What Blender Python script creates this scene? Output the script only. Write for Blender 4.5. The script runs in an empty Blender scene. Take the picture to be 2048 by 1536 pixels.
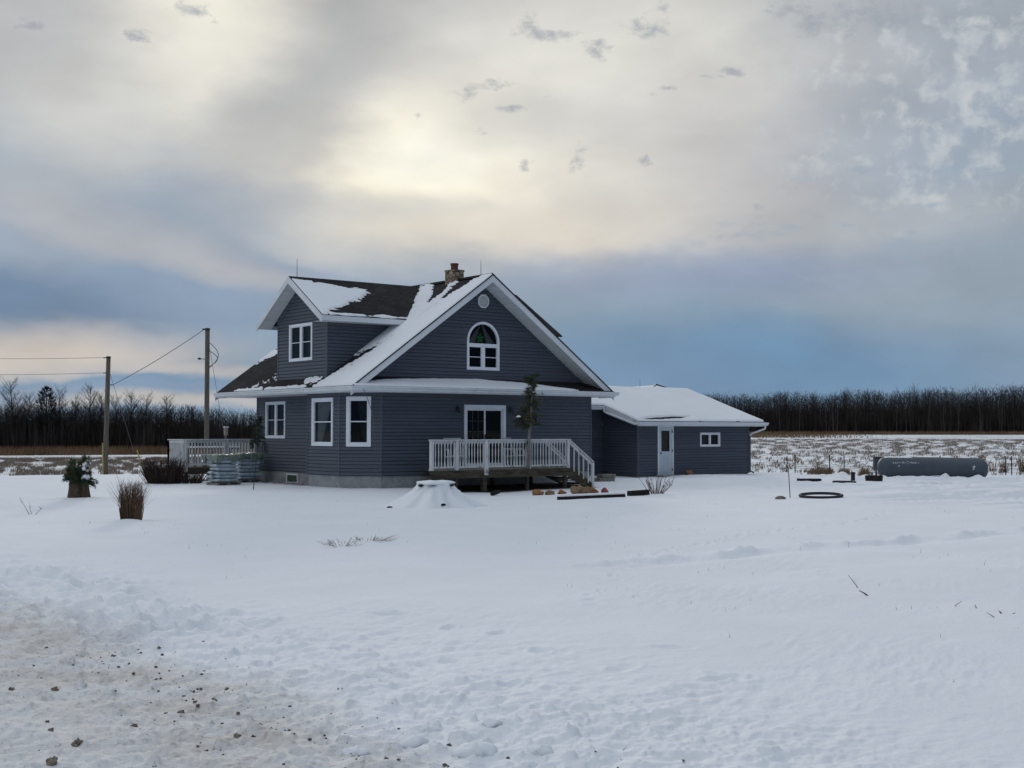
import bpy, math, random
import numpy as np
from mathutils import Vector, Matrix

rad = math.radians
scene = bpy.context.scene
COL = scene.collection

# ------------------------------------------------------------------ camera
CAM = np.array([-22.0686, -35.5094, 1.87])
YAW, PITCH, LENS = 52.287, 2.1111, 44.824
cam_d = bpy.data.cameras.new("camera")
cam_d.sensor_width = 36.0
cam_d.lens = LENS
cam_d.clip_start = 0.1
cam_d.clip_end = 8000
cam = bpy.data.objects.new("camera", cam_d)
cam.location = CAM
cam.rotation_euler = (rad(90 + PITCH), 0, rad(YAW - 90))
COL.objects.link(cam)
scene.camera = cam
DV = np.array([math.cos(rad(YAW)), math.sin(rad(YAW))])      # level viewing direction
RV = np.array([DV[1], -DV[0]])                               # to the right of it


def lin(c):
    out = []
    for v in c[:3]:
        v = v / 255.0
        out.append(v / 12.92 if v <= 0.04045 else ((v + 0.055) / 1.055) ** 2.4)
    return out


def dir_of(px, py):
    """world direction (azimuth from the viewing axis, elevation) of a place in the sky"""
    f = 2550.0
    p = rad(PITCH)
    a, b = (px - 1024) / f, (768 - py) / f
    fw = math.cos(p) - b * math.sin(p)
    z = math.sin(p) + b * math.cos(p)
    return math.atan2(a, fw), math.atan2(z, math.hypot(a, fw))


# ------------------------------------------------------------------ sky
SUN_AZ, SUN_EL = dir_of(860, 250)          # behind the brightest cloud
SUN_EL = max(SUN_EL, rad(14.0))
SKY_GAIN = 1.0
world = bpy.data.worlds.new("World")
scene.world = world
world.use_nodes = True
world.cycles.sampling_method = 'MANUAL'
world.cycles.sample_map_resolution = 512
WT = world.node_tree
WT.nodes.clear()


def nn(t, kind, **kw):
    n = t.nodes.new(kind)
    for k, v in kw.items():
        setattr(n, k, v)
    return n


def wmath(op, a, b=None, c=None, t=WT):
    n = nn(t, 'ShaderNodeMath', operation=op)
    for i, v in enumerate((a, b, c)):
        if v is None:
            continue
        if isinstance(v, (int, float)):
            n.inputs[i].default_value = v
        else:
            t.links.new(v, n.inputs[i])
    return n.outputs[0]


def wvec(op, a, b=None, scale=None, t=WT):
    n = nn(t, 'ShaderNodeVectorMath', operation=op)
    for i, v in enumerate((a, b)):
        if v is None:
            continue
        if isinstance(v, (tuple, list)):
            n.inputs[i].default_value = v
        else:
            t.links.new(v, n.inputs[i])
    if scale is not None:
        if isinstance(scale, (int, float)):
            n.inputs['Scale'].default_value = scale
        else:
            t.links.new(scale, n.inputs['Scale'])
    return n.outputs['Value'] if op == 'DOT_PRODUCT' else n.outputs[0]


def wmix(fac, a, b, t=WT):
    n = nn(t, 'ShaderNodeMix', data_type='RGBA')
    for s, v in ((n.inputs[0], fac), (n.inputs[6], a), (n.inputs[7], b)):
        if isinstance(v, (int, float)):
            s.default_value = v
        elif isinstance(v, (tuple, list)):
            s.default_value = (*v[:3], 1)
        else:
            t.links.new(v, s)
    return n.outputs[2]


def wnoise(vec, scale, detail=4, rough=0.5, t=WT, out='Fac', dist=0.0):
    n = nn(t, 'ShaderNodeTexNoise')
    n.inputs['Scale'].default_value = scale
    n.inputs['Detail'].default_value = detail
    n.inputs['Roughness'].default_value = rough
    n.inputs['Distortion'].default_value = dist
    t.links.new(vec, n.inputs['Vector'])
    return n.outputs[out]


def wramp(fac, lo, hi, t=WT, smooth=True):
    n = nn(t, 'ShaderNodeMapRange')
    n.interpolation_type = 'SMOOTHSTEP' if smooth else 'LINEAR'
    t.links.new(fac, n.inputs['Value'])
    n.inputs['From Min'].default_value = lo
    n.inputs['From Max'].default_value = hi
    return n.outputs[0]


tc = nn(WT, 'ShaderNodeTexCoord')
DIR = tc.outputs['Generated']
dfw = wvec('DOT_PRODUCT', DIR, (DV[0], DV[1], 0))
drt = wvec('DOT_PRODUCT', DIR, (RV[0], RV[1], 0))
sep = nn(WT, 'ShaderNodeSeparateXYZ')
WT.links.new(DIR, sep.inputs[0])
az = wmath('ARCTAN2', drt, dfw)
el = wmath('ARCSINE', sep.outputs[2])
comb = nn(WT, 'ShaderNodeCombineXYZ')
WT.links.new(az, comb.inputs[0])
WT.links.new(el, comb.inputs[1])
AE = comb.outputs[0]
# warp: broad and fine drift of the cloud edges
strm = wvec('MULTIPLY', AE, (1.0, 2.2, 1.0))
n1 = wvec('SUBTRACT', wnoise(strm, 7.0, 4, 0.5, out='Color'), (0.5, 0.5, 0.5))
n2 = wvec('SUBTRACT', wnoise(strm, 30.0, 5, 0.55, out='Color'), (0.5, 0.5, 0.5))
AEW = wvec('ADD', AE, wvec('MULTIPLY', n1, (0.10, 0.045, 0.0)))
AEW = wvec('ADD', AEW, wvec('MULTIPLY', n2, (0.018, 0.010, 0.0)))
sepw = nn(WT, 'ShaderNodeSeparateXYZ')
WT.links.new(AEW, sepw.inputs[0])
ELW = sepw.outputs[1]

ramp = nn(WT, 'ShaderNodeValToRGB')
rmp_in = wmath('MULTIPLY', ELW, 1.0 / 1.6)
WT.links.new(rmp_in, ramp.inputs[0])
stops = [(-0.2, (150, 160, 170)), (0.0, (118, 150, 178)), (0.03, (102, 142, 175)), (0.085, (118, 147, 173)),
         (0.14, (150, 164, 179)), (0.2, (184, 187, 190)), (0.33, (190, 191, 192)), (0.6, (168, 176, 186)),
         (1.57, (150, 162, 178))]
cr = ramp.color_ramp
while len(cr.elements) < len(stops):
    cr.elements.new(0.5)
for e, (p, c) in zip(cr.elements, stops):
    e.position = max(0.0, p / 1.6)
    e.color = (*lin(c), 1)
SKY = ramp.outputs[0]

# banks of cloud: (x, y, half width, half height, tilt, colour, strength)
BANKS = [
    (120, 400, 720, 330, 0, (152, 166, 183), 1.0),
    (60, 615, 620, 120, 0, (107, 132, 161), 1.0),
    (480, 560, 420, 140, 0, (132, 155, 182), .9),
    (200, 440, 620, 70, -16, (174, 176, 182), .75),
    (330, 505, 460, 50, -16, (176, 179, 185), .7),
    (620, 500, 240, 40, -14, (180, 186, 192), .6),
    (380, 330, 300, 90, -10, (146, 162, 182), .6),
    (60, 695, 600, 62, 0, (188, 184, 184), .85),
    (20, 715, 420, 40, 0, (204, 196, 188), .8),
    (330, 735, 420, 22, 0, (186, 184, 186), .8),
    (60, 772, 420, 24, 0, (142, 158, 178), .8),
    (330, 772, 300, 20, 0, (116, 147, 180), .8),
    (330, 800, 420, 26, 0, (194, 190, 186), .75),
    (400, 20, 520, 340, 0, (216, 215, 209), 1.0),
    (170, 190, 330, 230, 0, (211, 211, 207), .8),
    (470, -10, 300, 210, 0, (243, 239, 225), .95),
    (390, 120, 150, 170, 0, (228, 226, 216), .7),
    (0, 0, 340, 230, 0, (182, 183, 186), .9),
    (1000, 150, 420, 150, 0, (205, 206, 203), .7),
    (880, 330, 620, 250, 0, (222, 219, 208), .95),
    (1160, 370, 600, 220, 0, (228, 222, 209), .8),
    (1020, 455, 560, 120, 0, (218, 212, 202), .85),
    (830, 300, 460, 170, 0, (255, 249, 229), 1.0),
    (830, 305, 190, 75, 0, (255, 254, 240), .9),
    (700, 405, 420, 60, 0, (180, 183, 186), .6),
    (790, 30, 440, 180, 0, (168, 170, 174), .85),
    (600, 225, 190, 330, -38, (168, 172, 178), .75),
    (400, 420, 330, 120, 0, (150, 164, 182), .6),
    (1230, 160, 700, 330, 0, (224, 223, 216), .9),
    (1130, 250, 330, 90, 0, (202, 203, 201), .6),
    (1620, 330, 620, 340, 0, (186, 186, 189), .8),
    (1960, 280, 460, 330, 0, (156, 168, 182), 1.0),
    (1690, 20, 300, 130, 0, (160, 168, 178), .6),
    (1990, 20, 260, 150, 0, (152, 164, 178), .6),
    (1500, 545, 900, 80, 0, (134, 152, 182), .7),
    (1990, 590, 460, 320, 0, (150, 163, 176), .75),
    (1400, 730, 950, 120, 0, (95, 136, 174), .75),
    (1800, 430, 420, 60, 0, (176, 182, 188), .6),
]
for (x, y, hw, hh, rot, c, a) in BANKS:
    ca, ce = dir_of(x, y)
    m = nn(WT, 'ShaderNodeMapping', vector_type='TEXTURE')
    m.inputs['Location'].default_value = (ca, ce, 0)
    m.inputs['Rotation'].default_value = (0, 0, rad(rot))
    m.inputs['Scale'].default_value = (hw / 2550.0, hh / 2550.0, 1)
    WT.links.new(AEW, m.inputs['Vector'])
    g = nn(WT, 'ShaderNodeTexGradient', gradient_type='SPHERICAL')
    WT.links.new(m.outputs[0], g.inputs[0])
    SKY = wmix(wmath('MULTIPLY', wramp(g.outputs[1], 0.0, 0.85), a), SKY, lin(c))


def patch(x, y, hw, hh):
    ca, ce = dir_of(x, y)
    m = nn(WT, 'ShaderNodeMapping', vector_type='TEXTURE')
    m.inputs['Location'].default_value = (ca, ce, 0)
    m.inputs['Scale'].default_value = (hw / 2550.0, hh / 2550.0, 1)
    WT.links.new(AEW, m.inputs['Vector'])
    g = nn(WT, 'ShaderNodeTexGradient', gradient_type='SPHERICAL')
    WT.links.new(m.outputs[0], g.inputs[0])
    return g.outputs[1]


# soft mottling everywhere, crisp white puffs at the right, small dark scud above the house
mott = wnoise(wvec('MULTIPLY', AE, (1.0, 2.0, 1.0)), 11.0, 6, 0.5)
mk = wmath('MULTIPLY_ADD', wmath('SUBTRACT', mott, 0.5), 0.42, 1.0)
SKY = wvec('SCALE', SKY, scale=mk)
pv = wvec('ADD', wvec('ADD', AE, wvec('MULTIPLY', n2, (0.012, 0.012, 0.0))), (3.3, 1.7, 0.0))
puff = wnoise(pv, 44.0, 10, 0.56)
pm = wmath('MULTIPLY', wramp(wmath('ADD', puff, wmath('MULTIPLY', patch(1930, 200, 420, 330), 0.13)), 0.54, 0.73),
           wramp(patch(1920, 170, 430, 330), 0.0, 0.45))
pcol = wmix(wramp(wnoise(pv, 60.0, 6, 0.6), 0.3, 0.7), lin((188, 196, 202)), lin((212, 215, 214)))
SKY = wmix(wmath('MULTIPLY', pm, 0.62), SKY, pcol)
low = wmath('MULTIPLY', wramp(wnoise(wvec('MULTIPLY', AE, (1.0, 2.6, 1.0)), 19.0, 8, 0.6), 0.53, 0.68),
            wramp(patch(1720, 430, 420, 150), 0.0, 0.5))
SKY = wmix(wmath('MULTIPLY', low, 0.6), SKY, lin((150, 168, 186)))
SCUD = [(1095, 62, 62, 26), (1075, 52, 34, 20), (1178, 92, 62, 26), (1200, 75, 40, 22), (1150, 320, 30, 24), (945, 196, 56, 22), (985, 196, 24, 14),
        (1280, 38, 60, 18), (1320, 14, 40, 14), (1560, 22, 70, 26), (1640, 50, 90, 36), (1700, 18, 90, 50), (1800, 30, 90, 30), (1270, 322, 24, 14), (1060, 328, 30, 14),
        (1282, 200, 22, 12), (370, 6, 44, 20), (1530, 390, 24, 12), (1100, 215, 20, 10), (975, 263, 14, 9), (1430, 148, 34, 9), (2030, 20, 90, 50),
        (1490, 130, 50, 10), (275, 75, 30, 14), (45, 36, 40, 16), (1045, 240, 40, 9), (848, 237, 16, 8), (1335, 180, 30, 12)]
sn = wnoise(wvec('ADD', wvec('MULTIPLY', AE, (1.0, 1.5, 1.0)), (5.1, 2.2, 0.0)), 62.0, 10, 0.66, dist=0.2)
sn2 = wmath('SUBTRACT', sn, 0.5)
best = None
for (x, y, hw, hh) in SCUD:
    g_ = patch(x, y, hw * 1.25, hh * 1.4)
    best = g_ if best is None else wmath('MAXIMUM', best, g_)
sm = wmath('MULTIPLY', wramp(wmath('MULTIPLY_ADD', sn2, 1.25, wmath('MULTIPLY', best, 0.42)), 0.15, 0.55), wramp(best, 0.0, 0.22))
SKY = wmix(wmath('MULTIPLY', sm, 0.70), SKY, lin((152, 160, 171)))
# the half of the sky behind the viewer is thicker and darker
back = wramp(wvec('DOT_PRODUCT', DIR, (0.42, -0.91, 0)), -0.05, 0.60)
SKY = wmix(wmath('MULTIPLY', back, 0.95), SKY, lin((100, 117, 142)))
ovh = wramp(el, 0.42, 1.05)
SKY = wmix(ovh, SKY, (0.69, 0.755, 0.835))
lft = wmath('MULTIPLY', wramp(wvec('DOT_PRODUCT', DIR, (-0.95, 0.20, 0.1)), 0.45, 0.9), wramp(el, 0.02, 0.25))
SKY = wmix(wmath('MULTIPLY', lft, 0.7), SKY, (0.80, 0.82, 0.86))

bg1 = nn(WT, 'ShaderNodeBackground')
WT.links.new(SKY, bg1.inputs[0])
bg1.inputs[1].default_value = SKY_GAIN
nish = nn(WT, 'ShaderNodeTexSky', sky_type='NISHITA')
nish.sun_disc = False
nish.sun_elevation = SUN_EL
SUN_DIR = np.array([*(DV * math.cos(SUN_AZ) + RV * math.sin(SUN_AZ)) * math.cos(SUN_EL), math.sin(SUN_EL)])
nish.sun_rotation = math.atan2(SUN_DIR[0], SUN_DIR[1])
bg2 = nn(WT, 'ShaderNodeBackground')
WT.links.new(nish.outputs[0], bg2.inputs[0])
bg2.inputs[1].default_value = 0.05
mixs = nn(WT, 'ShaderNodeMixShader')
mixs.inputs[0].default_value = 0.03
WT.links.new(bg1.outputs[0], mixs.inputs[1])
WT.links.new(bg2.outputs[0], mixs.inputs[2])
wout = nn(WT, 'ShaderNodeOutputWorld')
WT.links.new(mixs.outputs[0], wout.inputs[0])

# ------------------------------------------------------------------ sun behind the cloud
sun_d = bpy.data.lights.new("sun", 'SUN')
sun_d.energy = 0.75
sun_d.angle = rad(10)
sun_d.color = (1.0, 0.94, 0.84)
sun = bpy.data.objects.new("sun", sun_d)
sun.rotation_euler = Vector(SUN_DIR).to_track_quat('Z', 'Y').to_euler()
COL.objects.link(sun)

vs = scene.view_settings
vs.view_transform = 'Standard'
vs.look = 'None'
vs.exposure = 0.0
vs.gamma = 1.0
scene.cycles.use_adaptive_sampling = True
scene.cycles.max_bounces = 6
scene.cycles.transparent_max_bounces = 12

# ------------------------------------------------------------------ materials


def new_mat(name):
    m = bpy.data.materials.new(name)
    m.use_nodes = True
    t = m.node_tree
    b = t.nodes['Principled BSDF']
    return m, t, b


def obj_vec(t, scale=(1, 1, 1), gen='Object'):
    c = nn(t, 'ShaderNodeTexCoord')
    v = nn(t, 'ShaderNodeMapping')
    v.inputs['Scale'].default_value = scale
    t.links.new(c.outputs[gen], v.inputs[0])
    return v.outputs[0]


def simple(name, c, rough=0.6, var=0.15, scale=3.0, stretch=(1, 1, 1), bump=0.0, bscale=20.0, spec=0.4, c2=None, cov=(0.35, 0.65), metal=0.0, worldpos=False):
    """a paint or surface with mottled tone and a little relief; c is linear base colour"""
    m, t, b = new_mat(name)
    if worldpos:
        g = nn(t, 'ShaderNodeNewGeometry')
        mp = nn(t, 'ShaderNodeMapping')
        mp.inputs['Scale'].default_value = stretch
        t.links.new(g.outputs['Position'], mp.inputs[0])
        v = mp.outputs[0]
    else:
        v = obj_vec(t, stretch)
    f = wnoise(v, scale, 6, 0.6, t=t)
    lo = [x * (1 - var) for x in c]
    hi = [min(1, x * (1 + var)) for x in c]
    col = wmix(wramp(f, 0.25, 0.75, t=t), lo, hi, t=t)
    if c2 is not None:
        f2 = wnoise(wvec('ADD', v, (7.3, 1.1, 4.2), t=t), scale * 1.7, 8, 0.65, t=t)
        col = wmix(wramp(f2, cov[0], cov[1], t=t), col, list(c2), t=t)
    t.links.new(col, b.inputs['Base Color'])
    b.inputs['Roughness'].default_value = rough
    b.inputs['Specular IOR Level'].default_value = spec
    b.inputs['Metallic'].default_value = metal
    if bump > 0:
        bn = nn(t, 'ShaderNodeBump')
        bn.inputs['Strength'].default_value = bump
        bn.inputs['Distance'].default_value = 0.02
        t.links.new(wnoise(v, bscale, 6, 0.6, t=t), bn.inputs['Height'])
        t.links.new(bn.outputs[0], b.inputs['Normal'])
    return m


M = {}
M['siding'] = simple('siding', (0.071, 0.083, 0.109), 0.55, 0.13, 1.0, (.30, .30, 8.5), 0.15, 30, 0.35)
M['siding_trim'] = simple('siding_trim', (0.085, 0.097, 0.125), 0.5, 0.08, 2)
M['white'] = simple('white_trim', (0.62, 0.66, 0.70), 0.45, 0.09, 1.2, (1, 1, 1), 0.05, 20, 0.4, (0.40, 0.42, 0.43), (0.60, 0.80))
M['soffit'] = simple('soffit_white', (0.62, 0.66, 0.68), 0.5, 0.06, 2)
M['window_white'] = simple('window_white', (0.72, 0.76, 0.82), 0.4, 0.05, 3)
M['concrete'] = simple('concrete', (0.27, 0.28, 0.29), 0.9, 0.2, 3, (1, 1, 1), 0.6, 25, 0.2, (0.16, 0.16, 0.16), (0.58, 0.72))
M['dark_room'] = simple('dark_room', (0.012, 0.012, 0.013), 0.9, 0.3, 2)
M['curtain'] = simple('curtain_cloth', (0.55, 0.56, 0.56), 0.9, 0.1, 4)
M['curtain_dark'] = simple('curtain_cloth_grey', (0.10, 0.105, 0.11), 0.9, 0.1, 4)
M['green_star'] = simple('green_star', (0.06, 0.45, 0.10), 0.5, 0.2, 20)
M['flue'] = simple('flue_clay', (0.12, 0.045, 0.03), 0.8, 0.3, 5)
M['metal_dark'] = simple('dark_metal', (0.03, 0.03, 0.034), 0.45, 0.2, 8, metal=0.3)
M['metal_grey'] = simple('grey_metal', (0.18, 0.19, 0.2), 0.45, 0.2, 8, metal=0.5)
M['cable'] = simple('cable_grey', (0.10, 0.105, 0.11), 0.6, 0.1, 3)
M['cable_pale'] = simple('cable_pale', (0.35, 0.37, 0.4), 0.6, 0.1, 3)
M['peeling'] = simple('peeling_white_paint', (0.55, 0.57, 0.58), 0.7, 0.12, 5, (1, 1, .35), 0.3, 30, 0.3, (0.20, 0.19, 0.17), (0.56, 0.66))
M['deck_wood'] = simple('weathered_deck_wood', (0.075, 0.066, 0.045), 0.85, 0.35, 4, (.4, .4, 3), 0.5, 20, 0.2, (0.035, 0.030, 0.022), (0.45, 0.6))
M['grey_wood'] = simple('grey_weathered_wood', (0.20, 0.19, 0.17), 0.85, 0.3, 4, (3, 3, .25), 0.5, 14, 0.2, (0.10, 0.09, 0.08), (0.5, 0.65))
M['pole_wood'] = simple('pole_wood', (0.14, 0.125, 0.105), 0.85, 0.3, 4, (5, 5, .3), 0.6, 14, 0.2, (0.07, 0.062, 0.05), (0.45, 0.65))
M['timber'] = simple('black_timber', (0.022, 0.019, 0.017), 0.9, 0.4, 6, (1, 1, 1), 0.5, 20, 0.2)
M['rubber'] = simple('black_rubber', (0.014, 0.014, 0.015), 0.7, 0.3, 6, bump=.3)
M['bark'] = simple('stump_bark', (0.085, 0.062, 0.046), 0.95, 0.4, 6, (4, 4, .6), 0.9, 12, 0.1, (0.19, 0.17, 0.145), (0.55, 0.68))
M['needles'] = simple('evergreen_needles', (0.045, 0.062, 0.034), 0.8, 0.5, 6, spec=0.2)
M['needles_dark'] = simple('evergreen_needles_dark', (0.022, 0.036, 0.024), 0.8, 0.5, 6, spec=0.2)
M['needles_yellow'] = simple('evergreen_needles_yellowing', (0.085, 0.075, 0.025), 0.8, 0.4, 6, spec=0.2)
M['twig'] = simple('brown_twig', (0.125, 0.075, 0.046), 0.9, 0.35, 5)
M['twig_red'] = simple('red_brown_twig', (0.085, 0.045, 0.035), 0.9, 0.35, 5)
M['twig_grey'] = simple('grey_twig', (0.17, 0.15, 0.14), 0.9, 0.3, 5)
M['bush'] = simple('dark_bush_twig', (0.040, 0.026, 0.020), 0.9, 0.4, 5)
M['dry_grass'] = simple('dry_grass', (0.17, 0.11, 0.062), 0.9, 0.4, .6)
M['dead_grass'] = simple('dead_grass_strip', (0.155, 0.095, 0.050), 0.9, 0.5, .15)
M['stubble'] = simple('field_stubble', (0.19, 0.15, 0.115), 0.9, 0.5, .3)
M['far_wood'] = simple('bare_far_wood', (0.040, 0.034, 0.032), 0.95, 0.4, .15, spec=0.1)
M['far_trunk'] = simple('pale_far_trunk', (0.085, 0.078, 0.074), 0.9, 0.3, .3, spec=0.1)
M['far_conifer'] = simple('far_conifer', (0.026, 0.026, 0.024), 0.95, 0.3, .3, spec=0.1)
M['tank'] = simple('slate_tank_paint', (0.060, 0.078, 0.095), 0.55, 0.10, 1.6, (1, 1, 1), 0.08, 30, 0.35)
M['tank_mark'] = simple('white_paint_mark', (0.60, 0.64, 0.68), 0.7, 0.1, 30)
M['yellow'] = simple('yellow_marker', (0.36, 0.30, 0.08), 0.6, 0.2, 5)
M['bag'] = simple('pale_plastic_bag', (0.36, 0.43, 0.49), 0.35, 0.3, 5, (1, 1, 2), 0.8, 9, 0.5, (0.13, 0.17, 0.22), (0.55, 0.70))
M['bag_sheet'] = simple('green_plastic_sheet', (0.16, 0.20, 0.165), 0.38, 0.15, 4, (1, 1, 1), 0.5, 8, 0.5)
M['chair_cloth'] = simple('navy_sling_cloth', (0.018, 0.026, 0.045), 0.7, 0.2, 6)
M['chair_frame'] = simple('pale_chair_frame', (0.5, 0.53, 0.56), 0.4, 0.08, 6)
M['orange'] = simple('orange_skin', (0.28, 0.125, 0.045), 0.6, 0.35, 7, bump=.3, c2=(0.12, 0.06, 0.025), cov=(.55, .75))
M['red'] = simple('red_enamel', (0.22, 0.03, 0.035), 0.5, 0.2, 7)
M['tan'] = simple('tan_scrap', (0.22, 0.15, 0.085), 0.8, 0.4, 9, c2=(0.10, 0.06, 0.035), cov=(.5, .65))
M['clod'] = simple('frozen_dirt_clod', (0.20, 0.165, 0.135), 0.95, 0.4, 18, (1, 1, 1), 0.8, 60, 0.1, (0.40, 0.39, 0.375), (0.50, 0.62))
M['far_metal'] = simple('far_shed_wall', (0.20, 0.22, 0.24), 0.6, 0.1, .5)


def mat_glass():
    m, t, b = new_mat('window_glass')
    t.nodes.remove(b)
    o = t.nodes['Material Output']
    tr = nn(t, 'ShaderNodeBsdfTransparent')
    tr.inputs[0].default_value = (0.45, 0.47, 0.48, 1)
    gl = nn(t, 'ShaderNodeBsdfGlossy')
    gl.inputs['Roughness'].default_value = 0.02
    gl.inputs['Color'].default_value = (0.7, 0.75, 0.8, 1)
    fr = nn(t, 'ShaderNodeFresnel')
    fr.inputs[0].default_value = 1.3
    mx = nn(t, 'ShaderNodeMixShader')
    t.links.new(fr.outputs[0], mx.inputs[0])
    t.links.new(tr.outputs[0], mx.inputs[1])
    t.links.new(gl.outputs[0], mx.inputs[2])
    t.links.new(mx.outputs[0], o.inputs[0])
    return m


M['glass'] = mat_glass()


def mat_shingles():
    m, t, b = new_mat('asphalt_shingles')
    v = obj_vec(t)
    br = nn(t, 'ShaderNodeTexBrick')
    c = nn(t, 'ShaderNodeTexCoord')
    t.links.new(c.outputs['UV'], br.inputs['Vector'])
    br.inputs['Scale'].default_value = 1.0
    br.inputs['Mortar Size'].default_value = 0.008
    br.inputs['Brick Width'].default_value = 0.30
    br.inputs['Row Height'].default_value = 0.14
    br.inputs['Color1'].default_value = (0.020, 0.0185, 0.0195, 1)
    br.inputs['Color2'].default_value = (0.034, 0.032, 0.033, 1)
    br.inputs['Mortar'].default_value = (0.008, 0.008, 0.008, 1)
    f = wnoise(v, 1.3, 6, 0.65, t=t)
    col = wmix(wramp(f, 0.3, 0.7, t=t), (0.65, 0.65, 0.67), (1.2, 1.18, 1.18), t=t)
    mul = nn(t, 'ShaderNodeMix', data_type='RGBA', blend_type='MULTIPLY')
    mul.inputs[0].default_value = 1
    t.links.new(br.outputs[0], mul.inputs[6])
    t.links.new(col, mul.inputs[7])
    t.links.new(mul.outputs[2], b.inputs['Base Color'])
    b.inputs['Roughness'].default_value = 0.9
    b.inputs['Specular IOR Level'].default_value = 0.2
    bn = nn(t, 'ShaderNodeBump')
    bn.inputs['Strength'].default_value = 0.8
    bn.inputs['Distance'].default_value = 0.02
    h = wmath('MULTIPLY_ADD', wnoise(v, 60, 4, 0.7, t=t), 0.5, br.outputs['Fac'], t=t)
    inv = wmath('MULTIPLY', h, -1.0, t=t)
    t.links.new(inv, bn.inputs['Height'])
    t.links.new(bn.outputs[0], b.inputs['Normal'])
    return m


M['shingle'] = mat_shingles()


def mat_brick():
    m, t, b = new_mat('chimney_stone')
    v = obj_vec(t)
    vo = nn(t, 'ShaderNodeTexVoronoi')
    vo.inputs['Scale'].default_value = 4.5
    vo.inputs['Randomness'].default_value = 0.7
    mp = nn(t, 'ShaderNodeMapping')
    mp.inputs['Scale'].default_value = (1, 1, 1.6)
    t.links.new(v, mp.inputs[0])
    t.links.new(mp.outputs[0], vo.inputs['Vector'])
    ve = nn(t, 'ShaderNodeTexVoronoi', feature='DISTANCE_TO_EDGE')
    ve.inputs['Scale'].default_value = 4.5
    ve.inputs['Randomness'].default_value = 0.7
    t.links.new(mp.outputs[0], ve.inputs['Vector'])
    sp = nn(t, 'ShaderNodeSeparateColor')
    t.links.new(vo.outputs['Color'], sp.inputs[0])
    col = wmix(sp.outputs[0], (0.24, 0.165, 0.10), (0.46, 0.37, 0.26), t=t)
    col = wmix(wramp(ve.outputs[0], 0.03, 0.09, t=t), (0.07, 0.065, 0.06), col, t=t)
    t.links.new(col, b.inputs['Base Color'])
    b.inputs['Roughness'].default_value = 0.95
    bn = nn(t, 'ShaderNodeBump')
    bn.inputs['Strength'].default_value = 0.8
    bn.inputs['Distance'].default_value = 0.03
    t.links.new(wramp(ve.outputs[0], 0.0, 0.12, t=t), bn.inputs['Height'])
    t.links.new(bn.outputs[0], b.inputs['Normal'])
    return m


M['stone'] = mat_brick()


def snow_nodes(t, pos, white=(0.80, 0.825, 0.86)):
    f = wnoise(pos, 0.6, 5, 0.55, t=t)
    return wmix(wramp(f, 0.3, 0.7, t=t), [x * 0.965 for x in white], white, t=t)


def mat_snow(name, bump=0.35, bscale=16.0):
    m, t, b = new_mat(name)
    g = nn(t, 'ShaderNodeNewGeometry')
    t.links.new(snow_nodes(t, g.outputs['Position']), b.inputs['Base Color'])
    b.inputs['Roughness'].default_value = 0.75
    b.inputs['Specular IOR Level'].default_value = 0.25
    bn = nn(t, 'ShaderNodeBump')
    bn.inputs['Strength'].default_value = bump
    bn.inputs['Distance'].default_value = 0.02
    h = wmath('ADD', wnoise(g.outputs['Position'], bscale, 6, 0.6, t=t), wmath('MULTIPLY', wnoise(g.outputs['Position'], bscale * 5, 3, 0.6, t=t), 0.3, t=t), t=t)
    t.links.new(h, bn.inputs['Height'])
    t.links.new(bn.outputs[0], b.inputs['Normal'])
    return m


M['snow'] = mat_snow('fresh_snow')
M['roof_snow'] = mat_snow('roof_snow', 0.15, 10)


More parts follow.
